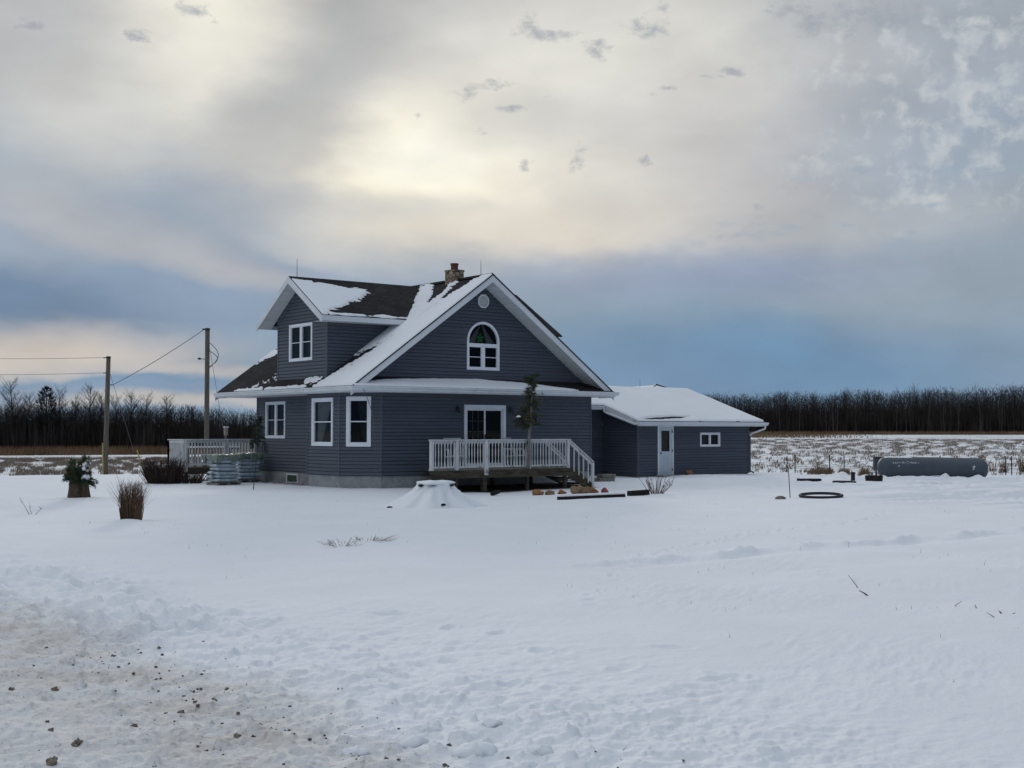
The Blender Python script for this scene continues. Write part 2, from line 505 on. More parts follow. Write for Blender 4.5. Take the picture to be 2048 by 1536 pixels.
def mat_ground():
    """yard and road: snow, dirty where wheels threw grit (the road runs along y at x < -17.5), bare soil by the house wall"""
    m, t, b = new_mat('snowy_ground')
    g = nn(t, 'ShaderNodeNewGeometry')
    P = g.outputs['Position']
    sp = nn(t, 'ShaderNodeSeparateXYZ')
    t.links.new(P, sp.inputs[0])
    X, Y = sp.outputs[0], sp.outputs[1]
    snow = snow_nodes(t, P)
    # road dirt
    wob = wmath('MULTIPLY', wmath('SUBTRACT', wnoise(P, 0.55, 4, 0.6, t=t), 0.5, t=t), 2.4, t=t)
    xd = wmath('ADD', X, wob, t=t)
    zone = wramp(xd, -17.0, -18.2, t=t)
    inner = wramp(wmath('ADD', X, wmath('MULTIPLY', wob, 0.5, t=t), t=t), -18.6, -19.4, t=t)
    zone_w = wmath('MULTIPLY', zone, wmath('SUBTRACT', 1.0, wmath('MULTIPLY', inner, 0.45, t=t), t=t), t=t)
    film = wmath('MULTIPLY', zone_w, wramp(wnoise(P, 1.6, 6, 0.65, t=t), 0.12, 0.72, t=t), t=t)
    col = wmix(wmath('MULTIPLY', film, 0.68, t=t), snow, (0.52, 0.465, 0.40), t=t)
    col = wmix(wmath('MULTIPLY', wramp(xd, -18.2, -19.2, t=t), 0.30, t=t), col, (0.68, 0.655, 0.62), t=t)
    grit = wnoise(P, 17.0, 8, 0.72, t=t)
    gm = wmath('MULTIPLY', wramp(grit, 0.50, 0.64, t=t), zone_w, t=t)
    col = wmix(wmath('MULTIPLY', gm, 0.50, t=t), col, (0.30, 0.25, 0.205), t=t)
    grit2 = wnoise(wvec('ADD', P, (3.1, 7.7, 0.0), t=t), 42.0, 4, 0.7, t=t)
    g2 = wmath('MULTIPLY', wramp(grit2, 0.585, 0.68, t=t), wramp(xd, -16.4, -17.8, t=t), t=t)
    col = wmix(wmath('MULTIPLY', g2, 0.60, t=t), col, (0.22, 0.18, 0.145), t=t)
    # soil at the foot of the left wall
    near = wmath('MULTIPLY', wramp(X, -1.35, -0.7, t=t), wmath('MULTIPLY', wramp(Y, 3.0, 3.6, t=t), wramp(Y, 9.5, 8.8, t=t), t=t), t=t)
    near = wmath('MULTIPLY', near, wramp(X, 2.5, 1.5, t=t), t=t)
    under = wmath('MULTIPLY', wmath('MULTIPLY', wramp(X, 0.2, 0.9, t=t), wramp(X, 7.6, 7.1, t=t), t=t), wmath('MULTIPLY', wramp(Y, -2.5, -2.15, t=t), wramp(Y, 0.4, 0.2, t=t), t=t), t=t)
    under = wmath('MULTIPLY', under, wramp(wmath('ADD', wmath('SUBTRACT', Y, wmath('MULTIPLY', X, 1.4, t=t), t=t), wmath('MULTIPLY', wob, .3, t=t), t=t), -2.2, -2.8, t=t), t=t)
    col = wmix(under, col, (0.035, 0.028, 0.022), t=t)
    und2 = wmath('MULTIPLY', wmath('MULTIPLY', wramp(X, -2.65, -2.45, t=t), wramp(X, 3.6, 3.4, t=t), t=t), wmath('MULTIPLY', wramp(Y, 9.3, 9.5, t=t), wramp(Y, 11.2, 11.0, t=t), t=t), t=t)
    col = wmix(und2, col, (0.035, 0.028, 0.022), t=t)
    sl = wmath('MULTIPLY', near, wramp(wnoise(P, 5.0, 5, 0.6, t=t), 0.40, 0.52, t=t), t=t)
    col = wmix(sl, col, (0.05, 0.038, 0.030), t=t)
    # tan grit in the wheel tracks by the tank
    tr = wmath('MULTIPLY', wramp(X, 11.0, 15.0, t=t), wmath('MULTIPLY', wramp(Y, -12.5, -10.0, t=t), wramp(Y, -3.0, -5.0, t=t), t=t), t=t)
    tr = wmath('MULTIPLY', tr, wramp(wnoise(P, 0.9, 6, 0.7, t=t), 0.56, 0.70, t=t), t=t)
    col = wmix(wmath('MULTIPLY', tr, 0.45, t=t), col, (0.38, 0.31, 0.25), t=t)
    t.links.new(col, b.inputs['Base Color'])
    b.inputs['Roughness'].default_value = 0.8
    b.inputs['Specular IOR Level'].default_value = 0.2
    bn = nn(t, 'ShaderNodeBump')
    bn.inputs['Strength'].default_value = 0.55
    bn.inputs['Distance'].default_value = 0.02
    h = wmath('ADD', wnoise(P, 14.0, 7, 0.62, t=t), wmath('MULTIPLY', grit, zone_w, t=t), t=t)
    t.links.new(h, bn.inputs['Height'])
    t.links.new(bn.outputs[0], b.inputs['Normal'])
    return m


M['ground'] = mat_ground()


def mat_field():
    m, t, b = new_mat('stubble_field')
    g = nn(t, 'ShaderNodeNewGeometry')
    P = g.outputs['Position']
    rt = nn(t, 'ShaderNodeMapping')
    rt.inputs['Rotation'].default_value = (0, 0, -rad(YAW - 90))
    t.links.new(P, rt.inputs[0])
    mp = nn(t, 'ShaderNodeMapping')
    mp.inputs['Scale'].default_value = (1.0, 0.30, 1.0)
    t.links.new(rt.outputs[0], mp.inputs[0])
    V = mp.outputs[0]
    a = wnoise(V, 1.4, 10, 0.78, t=t)
    big = wnoise(wvec('MULTIPLY', V, (0.30, 1.0, 1.0), t=t), 0.11, 5, 0.6, t=t)
    sp = nn(t, 'ShaderNodeSeparateXYZ')
    t.links.new(rt.outputs[0], sp.inputs[0])
    th = wmath('MULTIPLY_ADD', wmath('SUBTRACT', big, 0.5, t=t), 0.34, a, t=t)
    fac = wmath('MULTIPLY', wramp(th, 0.485, 0.60, t=t), 0.8, t=t)
    br = wmix(wnoise(V, 2.2, 5, 0.6, t=t), (0.095, 0.068, 0.048), (0.21, 0.155, 0.105), t=t)
    col = wmix(fac, snow_nodes(t, P), br, t=t)
    t.links.new(col, b.inputs['Base Color'])
    b.inputs['Roughness'].default_value = 0.9
    b.inputs['Specular IOR Level'].default_value = 0.1
    return m


M['field'] = mat_field()

# ------------------------------------------------------------------ noise in numpy


def perlin(x, y, seed=0):
    x = np.asarray(x, float)
    y = np.asarray(y, float)
    xi = np.floor(x).astype(np.int64)
    yi = np.floor(y).astype(np.int64)
    xf, yf = x - xi, y - yi

    def grad(ix, iy):
        h = (ix * 374761393 + iy * 668265263 + seed * 974711) & 0xFFFFFFFF
        h = ((h ^ (h >> 13)) * 1274126177) & 0xFFFFFFFF
        h = (h ^ (h >> 16)) & 0xFFFF
        a = h * (2 * np.pi / 65536.0)
        return np.cos(a), np.sin(a)
    u = xf * xf * xf * (xf * (xf * 6 - 15) + 10)
    v = yf * yf * yf * (yf * (yf * 6 - 15) + 10)
    r = []
    for dx in (0, 1):
        for dy in (0, 1):
            gx, gy = grad(xi + dx, yi + dy)
            r.append(gx * (xf - dx) + gy * (yf - dy))
    return 1.5 * ((r[0] * (1 - u) + r[2] * u) * (1 - v) + (r[1] * (1 - u) + r[3] * u) * v)


def fbm(x, y, octv=4, seed=0, gain=0.5):
    a, s, f = 1.0, 0.0, 1.0
    for i in range(octv):
        s = s + a * perlin(x * f, y * f, seed + i * 17)
        a *= gain
        f *= 2.03
    return s


def sst(x, a, b):
    t = np.clip((np.asarray(x, float) - a) / (b - a), 0, 1)
    return t * t * (3 - 2 * t)


# ------------------------------------------------------------------ mesh helpers


class MB:
    def __init__(self):
        self.v, self.f, self.uv = [], [], {}

    def quad(self, a, b, c, d):
        n = len(self.v)
        self.v += [tuple(a), tuple(b), tuple(c), tuple(d)]
        self.f.append((n, n + 1, n + 2, n + 3))
        return self

    def poly(self, pts):
        n = len(self.v)
        self.v += [tuple(p) for p in pts]
        self.f.append(tuple(range(n, n + len(pts))))
        return self

    def box(self, x0, x1, y0, y1, z0, z1):
        n = len(self.v)
        self.v += [(x, y, z) for z in (z0, z1) for y in (y0, y1) for x in (x0, x1)]
        for q in ((0, 2, 3, 1), (4, 5, 7, 6), (0, 1, 5, 4), (2, 6, 7, 3), (0, 4, 6, 2), (1, 3, 7, 5)):
            self.f.append(tuple(n + i for i in q))
        return self

    def beam(self, p, q, w, h, up=(0, 0, 1)):
        """box along p-q, w across, h along up"""
        p, q = Vector(p), Vector(q)
        d = (q - p).normalized()
        s = d.cross(Vector(up)).normalized()
        u = s.cross(d).normalized()
        n = len(self.v)
        for c in (p, q):
            for a, b in ((-1, -1), (1, -1), (1, 1), (-1, 1)):
                self.v.append(tuple(c + s * (a * w / 2) + u * (b * h / 2)))
        for k in range(4):
            j = (k + 1) % 4
            self.f.append((n + k, n + j, n + 4 + j, n + 4 + k))
        self.f.append((n + 3, n + 2, n + 1, n))
        self.f.append((n + 4, n + 5, n + 6, n + 7))
        return self

    def tube(self, pts, radii, sides=6, cap=True):
        pts = [Vector(p) for p in pts]
        if not isinstance(radii, (list, tuple)):
            radii = [radii] * len(pts)
        rings = []
        ref = None
        for i, p in enumerate(pts):
            d = (pts[min(i + 1, len(pts) - 1)] - pts[max(i - 1, 0)])
            if d.length < 1e-9:
                d = Vector((0, 0, 1))
            d.normalize()
            if ref is None:
                ref = Vector((0, 0, 1)) if abs(d.z) < 0.9 else Vector((1, 0, 0))
            s = d.cross(ref).normalized()
            u = s.cross(d).normalized()
            ref = u
            n = len(self.v)
            for k in range(sides):
                a = 2 * math.pi * k / sides
                self.v.append(tuple(p + (s * math.cos(a) + u * math.sin(a)) * radii[i]))
            rings.append(n)
        for a, b in zip(rings, rings[1:]):
            for k in range(sides):
                j = (k + 1) % sides
                self.f.append((a + k, a + j, b + j, b + k))
        if cap and sides > 2:
            self.f.append(tuple(rings[0] + k for k in reversed(range(sides))))
            self.f.append(tuple(rings[-1] + k for k in range(sides)))
        return self

    def lathe(self, prof, c=(0, 0, 0), sides=16):
        """prof: list of (radius, z)"""
        rings = []
        for r, z in prof:
            n = len(self.v)
            for k in range(sides):
                a = 2 * math.pi * k / sides
                self.v.append((c[0] + r * math.cos(a), c[1] + r * math.sin(a), c[2] + z))
            rings.append(n)
        for a, b in zip(rings, rings[1:]):
            for k in range(sides):
                j = (k + 1) % sides
                self.f.append((a + k, a + j, b + j, b + k))
        self.f.append(tuple(rings[0] + k for k in reversed(range(sides))))
        self.f.append(tuple(rings[-1] + k for k in range(sides)))
        return self

    def blade(self, p, q, w, side=None):
        """thin leaf-like triangle pair from p to q"""
        p, q = Vector(p), Vector(q)
        d = q - p
        s = side if side is not None else d.cross(Vector((random.uniform(-1, 1), random.uniform(-1, 1), random.uniform(-1, 1))))
        if s.length < 1e-9:
            s = Vector((1, 0, 0))
        s = s.normalized() * w / 2
        n = len(self.v)
        self.v += [tuple(p - s), tuple(p + s), tuple(q)]
        self.f.append((n, n + 1, n + 2))
        return self

    def build(self, name, mat, parent=None, smooth=False, loc=None, uvf=None, bevel=0.0):
        me = bpy.data.meshes.new(name)
        me.from_pydata(self.v, [], self.f)
        me.materials.append(M[mat] if isinstance(mat, str) else mat)
        if uvf:
            uvl = me.uv_layers.new(name='UVMap')
            for lp in me.loops:
                uvl.data[lp.index].uv = uvf(me.vertices[lp.vertex_index].co)
        if smooth:
            me.polygons.foreach_set('use_smooth', [True] * len(me.polygons))
        me.update()
        o = bpy.data.objects.new(name, me)
        COL.objects.link(o)
        if loc is not None:
            o.location = loc
        if parent is not None:
            o.parent = parent
        if bevel > 0:
            b = o.modifiers.new('bevel', 'BEVEL')
            b.width = bevel
            b.segments = 2
            b.limit_method = 'ANGLE'
        return o


def tag(o, label=None, cat=None, group=None, kind=None):
    for k, v in (('label', label), ('category', cat), ('group', group), ('kind', kind)):
        if v:
            o[k] = v
    return o


def thing(name, label, cat, loc=(0, 0, 0), group=None, rz=0.0):
    o = bpy.data.objects.new(name, None)
    o.empty_display_size = 0.2
    COL.objects.link(o)
    o.location = loc
    o.rotation_euler = (0, 0, rz)
    return tag(o, label, cat, group)


def copy_tree(o, parent=None):
    c = o.copy()
    COL.objects.link(c)
    if parent is not None:
        c.parent = parent
    for ch in list(o.children):
        copy_tree(ch, c)
    return c


def grid_mesh(name, V, F, mat, smooth=True, parent=None):
    me = bpy.data.meshes.new(name)
    V = np.asarray(V, np.float32)
    F = np.asarray(F, np.int32)
    k = F.shape[1]
    me.vertices.add(len(V))
    me.vertices.foreach_set('co', V.ravel())
    me.loops.add(F.size)
    me.loops.foreach_set('vertex_index', F.ravel())
    me.polygons.add(len(F))
    me.polygons.foreach_set('loop_start', np.arange(0, F.size, k, dtype=np.int32))
    if smooth:
        me.polygons.foreach_set('use_smooth', np.ones(len(F), bool))
    me.materials.append(M[mat] if isinstance(mat, str) else mat)
    me.update(calc_edges=True)
    me.validate()
    o = bpy.data.objects.new(name, me)
    COL.objects.link(o)
    if parent is not None:
        o.parent = parent
    return o


# ------------------------------------------------------------------ terrain


def polar(x, y):
    dx, dy = x - CAM[0], y - CAM[1]
    return dx * RV[0] + dy * RV[1], dx * DV[0] + dy * DV[1]


def base_h(x, y):
    """broad lie of the land"""
    x = np.asarray(x, float)
    y = np.asarray(y, float)
    lat, dep = polar(x, y)
    near = -0.12 * (1 - sst(y, -3.2, -0.6))
    yard = -0.10 * sst(x, 17, 23) * (1 - sst(y, -1.0, 3.5))
    z = near + yard
    R = np.hypot(lat, dep)
    a = np.arctan2(lat, dep)
    left = np.interp(R, [62, 100, 150, 220, 400, 3000], [-0.24, -0.62, -1.15, -1.9, -2.2, -2.5])
    right = np.interp(R, [62, 110, 200, 400, 900, 3000], [-0.16, -0.12, 0.12, 0.93, 1.4, 1.6])
    far = left + (right - left) * sst(a, -0.10, 0.10)
    w = sst(R, 54, 68)
    return z * (1 - w) + far * w


def bump_at(x, y, cx, cy, r, h):
    d = np.hypot(x - cx, y - cy) / r
    return h * np.clip(1 - d * d, 0, 1) ** 2


MOUNDS = [(-11.72, -8.5, 0.55, .07), (-9.95, -0.3, 1.1, .05), (5.6, -7.1, .8, .05), (-10.4, -15.95, .9, .06), (-16.8, -29.6, .5, .03)]
rs = np.random.RandomState(4)


def tank_pt(s, o=0.0):
    c = np.array([25.97, -3.03])
    return c + RV * s - DV * o


for k in range(70):
    s = rs.uniform(-1.9, 1.9)
    p_ = tank_pt(s, rs.uniform(.45, .9))
    MOUNDS.append((p_[0], p_[1], rs.uniform(.12, .26), rs.uniform(.02, .075)))
p_ = tank_pt(-1.2, .6)
MOUNDS.append((p_[0], p_[1], 1.9, .13))
for k in range(20):
    p_ = tank_pt(rs.uniform(-5, -2.2), rs.uniform(-.5, 1.5))
    MOUNDS.append((p_[0], p_[1], rs.uniform(.2, .5), rs.uniform(.03, .1)))
FOOT = []
for k in range(60):       # trodden snow at the road's edge, upper left
    FOOT.append((rs.uniform(-17.6, -15.9), rs.uniform(-23.5, -16.5), rs.uniform(.10, .26), -rs.uniform(.03, .10), rs.uniform(0, 3.1)))
for k in range(26):
    FOOT.append((rs.uniform(-17.0, -13.6), rs.uniform(-29, -22), rs.uniform(.07, .15), -rs.uniform(.012, .035), rs.uniform(0, 3.1)))
for k in range(46):       # a line of animal prints crossing the lawn
    f_ = k / 45.0
    FOOT.append((-12.5 + 17 * f_ + rs.uniform(-.12, .12), -24.5 + 9.5 * f_ + 1.2 * math.sin(f_ * 5) + rs.uniform(-.12, .12), rs.uniform(.05, .08), -.035, rs.uniform(0, 3.1)))
for k in range(40):       # path to the annex door and steps
    FOOT.append((rs.uniform(7.5, 17.0), rs.uniform(-2.2, 2.2), rs.uniform(.12, .2), -rs.uniform(.02, .05), rs.uniform(0, 3.1)))


def ground_h(x, y, fine=True):
    x = np.asarray(x, float)
    y = np.asarray(y, float)
    z = base_h(x, y)
    if not fine:
        return z
    lat, dep = polar(x, y)
    R = np.hypot(lat, dep)
    nearw = 1 - sst(R, 56, 75)
    z = z + nearw * (0.035 * fbm(x * .22, y * .22, 3, 3) + 0.010 * fbm(x * 1.1, y * 1.1, 3, 9))
    # wind-textured crust in the front yard
    crust = sst(fbm(x * .35, y * .35, 3, 21), -.25, .45) * sst(R, 30, 16)
    xr = x * math.cos(.5) + y * math.sin(.5)
    yr = -x * math.sin(.5) + y * math.cos(.5)
    z = z + crust * 0.008 * fbm(xr * 2.0, yr * 6.5, 5, 31, .6)
    # rough windrow along the road, rougher towards it
    wob = fbm(x * .5, y * .5, 3, 41) * 0.8
    rough = sst(x + wob, -13.0, -17.2)
    z = z + rough * (0.030 * fbm(x * 2.0, y * 3.2, 3, 61, .5) + 0.018 * fbm(x * 6.5, y * 8.5, 3, 63, .5))
    blk = sst(y + wob, -26.5, -22.0) * sst(x + wob * .6, -15.2, -16.4) * (1 - sst(x, -18.6, -19.6))
    z = z + blk * 0.042 * np.clip(fbm(x * 2.9, y * 2.0, 4, 67, .55), -.7, .6)
    lump = sst(fbm(x * 4.6, y * 4.6, 2, 71), .50, .85)
    z = z + sst(x + wob, -15.4, -17.0) * (1 - .5 * sst(x, -18.5, -20)) * 0.050 * lump
    crumb = sst(fbm(x * 12, y * 12, 2, 77), .42, .85)
    z = z + sst(x + wob, -14.6, -17.0) * 0.020 * crumb
    # old wheel track along y = -21.5 on the right: a small step with a broken lip
    k = sst(x, -11.0, -9.0)
    dy = y + 21.5 + 0.10 * fbm(x * .4, y * 0 + .5, 3, 81)
    brk = np.clip(.55 + 1.1 * fbm(x * .9, y * .9, 3, 85), 0, 1.2)
    z = z + k * brk * (-0.050 * np.exp(-(dy / .30) ** 2) + 0.052 * np.exp(-((dy - .42) / .20) ** 2) * (1 + .9 * fbm(x * 3, y * 3, 3, 83)))
    z = z - k * 0.012 * np.exp(-((dy + 1.9) / .35) ** 2)
    # driven-over snow between the annex and the tank
    az_ = np.arctan2(lat, dep)
    q = sst(az_, .245, .32) * sst(dep + 8 * fbm(x * .1, y * .1, 2, 97), 27, 34) * (1 - sst(dep, 54, 60))
    q2 = sst(az_, .07, .14) * sst(dep, 42, 46) * (1 - sst(dep, 53, 57))
    q = np.maximum(q, .45 * q2)
    ang = fbm(x * .12, y * .12, 2, 91) * 1.2
    rut = fbm(lat * .16 + ang, dep * .75 + ang * 1.2, 4, 93, .62)
    z = z + q * 0.25 * np.clip(rut, -.55, .55)
    for (cx, cy, r, h) in MOUNDS:
        m = (np.abs(x - cx) < r) & (np.abs(y - cy) < r)
        if m.any():
            z = z + np.where(m, bump_at(x, y, cx, cy, r, h), 0)
    for (cx, cy, r, h, a) in FOOT:
        m = (np.abs(x - cx) < 2.2 * r) & (np.abs(y - cy) < 2.2 * r)
        if m.any():
            c, s = math.cos(a), math.sin(a)
            u = ((x - cx) * c + (y - cy) * s) / (1.9 * r)
            v = (-(x - cx) * s + (y - cy) * c) / r
            d2 = u * u + v * v
            z = z + np.where(d2 < 2.4, h * np.exp(-d2 * 2.2) - .45 * h * np.exp(-(np.sqrt(d2) - 1.15) ** 2 * 14), 0)
    # shallow dip around the stumps where wind scours; snow drops away under the deck
    z = z - 0.10 * sst(x, .2, .9) * sst(7.4, x, x + .6) * 0
    return z


def gz(x, y):
    return float(ground_h(np.array([x]), np.array([y]))[0])


def make_ground():
    rr = [3.2]
    while rr[-1] < 66:
        R = rr[-1]
        rr.append(R + float(np.clip(R * R / 2700.0, 0.022, 0.20)))
    n_near = len(rr)
    while rr[-1] < 4000:
        rr.append(rr[-1] * 1.06)
    rr = np.array(rr)
    fine_a = np.linspace(-rad(33), rad(33), 860)
    coarse = np.linspace(rad(33), 2 * np.pi - rad(33), 70)[1:-1]
    aa = np.concatenate([fine_a, coarse])
    A, Rr = np.meshgrid(aa, rr)
    X = CAM[0] + (DV[0] * np.cos(A) + RV[0] * np.sin(A)) * Rr
    Y = CAM[1] + (DV[1] * np.cos(A) + RV[1] * np.sin(A)) * Rr
    Z = ground_h(X, Y)
    nr, na = X.shape
    V = np.stack([X, Y, Z], -1).reshape(-1, 3)
    idx = np.arange(nr * na).reshape(nr, na)
    nxt = np.roll(idx, -1, axis=1)
    F = np.stack([idx[:-1], idx[1:], nxt[1:], nxt[:-1]], -1)
    Fn = F[:n_near - 1].reshape(-1, 4)
    Ff = F[n_near - 1:].reshape(-1, 4)
    cx = V[Fn].mean(1)
    lip = cx[:, 0] + fbm(cx[:, 0] * .5, cx[:, 1] * .5, 3, 41) * .5
    isroad = (lip < -17.6) & (lip > -26.5)

    def sub(name, FF, mat):
        u, inv = np.unique(FF, return_inverse=True)
        o = grid_mesh(name, V[u], inv.reshape(FF.shape), mat)
        return tag(o, kind='structure')
    sub('snowy_yard', Fn[~isroad], 'ground')
    sub('road', Fn[isroad], 'ground')
    sub('stubble_field', Ff, 'field')
    # patch under the viewer
    mb = MB()
    c = [tuple(V[idx[0, k]]) for k in range(na)]
    ctr = (CAM[0], CAM[1], gz(CAM[0], CAM[1]))
    n = len(c)
    mb.v = c + [ctr]
    mb.f = [(k, (k + 1) % n, n) for k in range(n)]
    tag(mb.build('road', 'ground', smooth=True), kind='structure')


make_ground()

# ------------------------------------------------------------------ farmhouse
house = thing('farmhouse', 'slate grey clapboard farmhouse with snowy gabled roof and low side annex', 'house', (0, 0, 0))

COURSE, LIP, LIP0, SLOT = 0.118, 0.018, 0.004, 0.024
Z0 = 0.40                # bottom of the siding


def siding(name, O, u, n, zlo, zhi, xr, openings=(), parent=house, mat='siding'):
    """lapped boards: xr(z) -> (u0, u1); openings: functions z -> (u0, u1) or None, with .zs break heights"""
    O, u, n = Vector(O), Vector(u), Vector(n)
    mb = MB()
    zs = set()
    z = zlo
    edges = []
    while z < zhi - 1e-6:
        edges.append(z)
        z += COURSE
    rj = random.Random(len(name) + int(abs(O.x) * 10 + abs(O.y) * 7))
    brk = sorted(set(b for o in openings for b in o['zs'] if zlo < b < zhi))
    for za in edges:
        zb = min(za + COURSE, zhi)
        xm = xr((za + zb) / 2)
        j_ = (xm[0] + rj.uniform(.6, 3.6)) if xm else 1e9
        while xm and j_ < xm[1] - .4:          # lap joints between siding lengths
            if all(op['f']((za + zb) / 2) is None or not (op['f']((za + zb) / 2)[0] - .05 < j_ < op['f']((za + zb) / 2)[1] + .05) for op in openings):
                c = [O + u * a_ + n * d_ for a_, d_ in ((j_, LIP + .004), (j_ + .03, LIP + .001), (j_ + .03, LIP0 + .001), (j_, LIP0 + .004), (j_, LIP - .003), (j_, LIP0 - .003))]
                for i_, z_ in enumerate((za + SLOT, za + SLOT, zb, zb, za + SLOT, zb)):
                    c[i_].z = z_
                mb.quad(c[0], c[1], c[2], c[3])
                mb.quad(c[4], c[0], c[3], c[5])
            j_ += 3.66
        cuts = [za] + [b for b in brk if za + 1e-4 < b < zb - 1e-4] + [zb]
        for a, b in zip(cuts, cuts[1:]):
            fa, fb = (a - za) / COURSE, (b - za) / COURSE
            oa, ob = LIP + (LIP0 - LIP) * fa, LIP + (LIP0 - LIP) * fb
            xa, xb = xr(a), xr(b)
            if xa is None or xb is None or (xa[1] - xa[0] <= 0.001 and xb[1] - xb[0] <= 0.001):
                continue
            segs_a, segs_b = [xa], [xb]
            zm = (a + b) / 2
            for op in openings:
                g = op['f'](zm)
                if g is None:
                    continue
                ga = op['f'](min(max(a, op['zs'][0] + 1e-4), op['zs'][-1] - 1e-4)) or g
                gb = op['f'](min(max(b, op['zs'][0] + 1e-4), op['zs'][-1] - 1e-4)) or g
                na, nb = [], []
                for (s0, s1), (t0, t1) in zip(segs_a, segs_b):
                    if s0 < ga[0] < s1:
                        na += [(s0, ga[0]), (ga[1], s1)]
                        nb += [(t0, gb[0]), (gb[1], t1)]
                    else:
                        na.append((s0, s1))
                        nb.append((t0, t1))
                segs_a, segs_b = na, nb
            for (s0, s1), (t0, t1) in zip(segs_a, segs_b):
                lo = a
                if a == za and b - a > SLOT + .005:
                    lo = a + SLOT
                    w = SLOT / max(b - a, 1e-6)
                    m0, m1 = s0 + (t0 - s0) * w, s1 + (t1 - s1) * w
                    c = [O + u * e + n * d for e, d in ((s0, -.022), (s1, -.022), (m1, -.022), (m0, -.022), (m0, oa), (m1, oa), (s0, LIP0), (s1, LIP0))]
                    for i, zz_ in enumerate((a, a, lo, lo, lo, lo, a, a)):
                        c[i].z = zz_
                    mb.quad(c[0], c[1], c[2], c[3])
                    mb.quad(c[3], c[2], c[5], c[4])
                    mb.quad(c[6], c[7], c[1], c[0])
                else:
                    m0, m1 = s0, s1
                p0 = O + u * m0 + n * oa
                p1 = O + u * m1 + n * oa
                p2 = O + u * t1 + n * ob
                p3 = O + u * t0 + n * ob
                p0.z = p1.z = lo
                p2.z = p3.z = b
                mb.quad(p0, p1, p2, p3)
    return mb.build(name, mat, parent)


def opening(u0, u1, z0, z1):
    return {'f': lambda z: (u0, u1) if z0 < z < z1 else None, 'zs': [z0, z1]}


def arch_opening(u0, u1, z0, zs):
    r, c = (u1 - u0) / 2, (u0 + u1) / 2

    def f(z):
        if z0 < z <= zs:
            return (u0, u1)
        if zs < z < zs + r:
            w = math.sqrt(max(r * r - (z - zs) ** 2, 1e-6))
            return (c - w, c + w)
        return None
    return {'f': f, 'zs': [z0, zs, zs + r * .5, zs + r * .8, zs + r * .95, zs + r]}


class Plane:
    """upright wall plane: local (u along, z up, d outwards) -> world"""
    def __init__(s, O, u, n):
        s.O, s.u, s.n = Vector(O), Vector(u).normalized(), Vector(n).normalized()

    def p(s, a, z, d=0.0):
        q = s.O + s.u * a + s.n * d
        return (q.x, q.y, z)

    def bar(s, mb, a0, a1, z0, z1, d0, d1):
        n = len(mb.v)
        mb.v += [s.p(a, z, d) for d in (d0, d1) for z in (z0, z1) for a in (a0, a1)]
        for q in ((0, 2, 3, 1), (4, 5, 7, 6), (0, 1, 5, 4), (2, 6, 7, 3), (0, 4, 6, 2), (1, 3, 7, 5)):
            mb.f.append(tuple(n + i for i in q))


def rect_frame(pl, mb, a0, a1, z0, z1, w, d0, d1):
    pl.bar(mb, a0, a1, z0, z0 + w, d0, d1)
    pl.bar(mb, a0, a1, z1 - w, z1, d0, d1)
    pl.bar(mb, a0, a0 + w, z0 + w, z1 - w, d0, d1)
    pl.bar(mb, a1 - w, a1, z0 + w, z1 - w, d0, d1)


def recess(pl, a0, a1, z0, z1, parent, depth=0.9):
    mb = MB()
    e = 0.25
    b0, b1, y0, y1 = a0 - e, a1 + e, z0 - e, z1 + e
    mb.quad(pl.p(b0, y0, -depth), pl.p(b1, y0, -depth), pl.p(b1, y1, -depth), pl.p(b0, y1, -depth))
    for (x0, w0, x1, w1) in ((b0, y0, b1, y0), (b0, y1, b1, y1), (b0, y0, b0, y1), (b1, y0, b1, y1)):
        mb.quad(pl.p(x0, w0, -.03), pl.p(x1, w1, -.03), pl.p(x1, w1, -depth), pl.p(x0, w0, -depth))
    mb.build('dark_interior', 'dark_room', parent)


def curtain(pl, pts_top, z_top, z_bot, d, parent, mat='curtain', bot=None, folds=7):
    """hanging cloth between (a0,a1) at the top and bot=(b0,b1) at the bottom, with folds"""
    mb = MB()
    a0, a1 = pts_top
    b0, b1 = bot or pts_top
    nx, nz = folds * 6, 6
    for j in range(nz + 1):
        f = j / nz
        for i in range(nx + 1):
            g = i / nx
            a = (a0 + (a1 - a0) * g) * (1 - f) + (b0 + (b1 - b0) * g) * f
            mb.v.append(pl.p(a, z_top + (z_bot - z_top) * f, d + 0.025 * math.sin(g * folds * 2 * math.pi)))
    for j in range(nz):
        for i in range(nx):
            k = j * (nx + 1) + i
            mb.f.append((k, k + 1, k + nx + 2, k + nx + 1))
    mb.build('curtain', mat, parent, smooth=True)


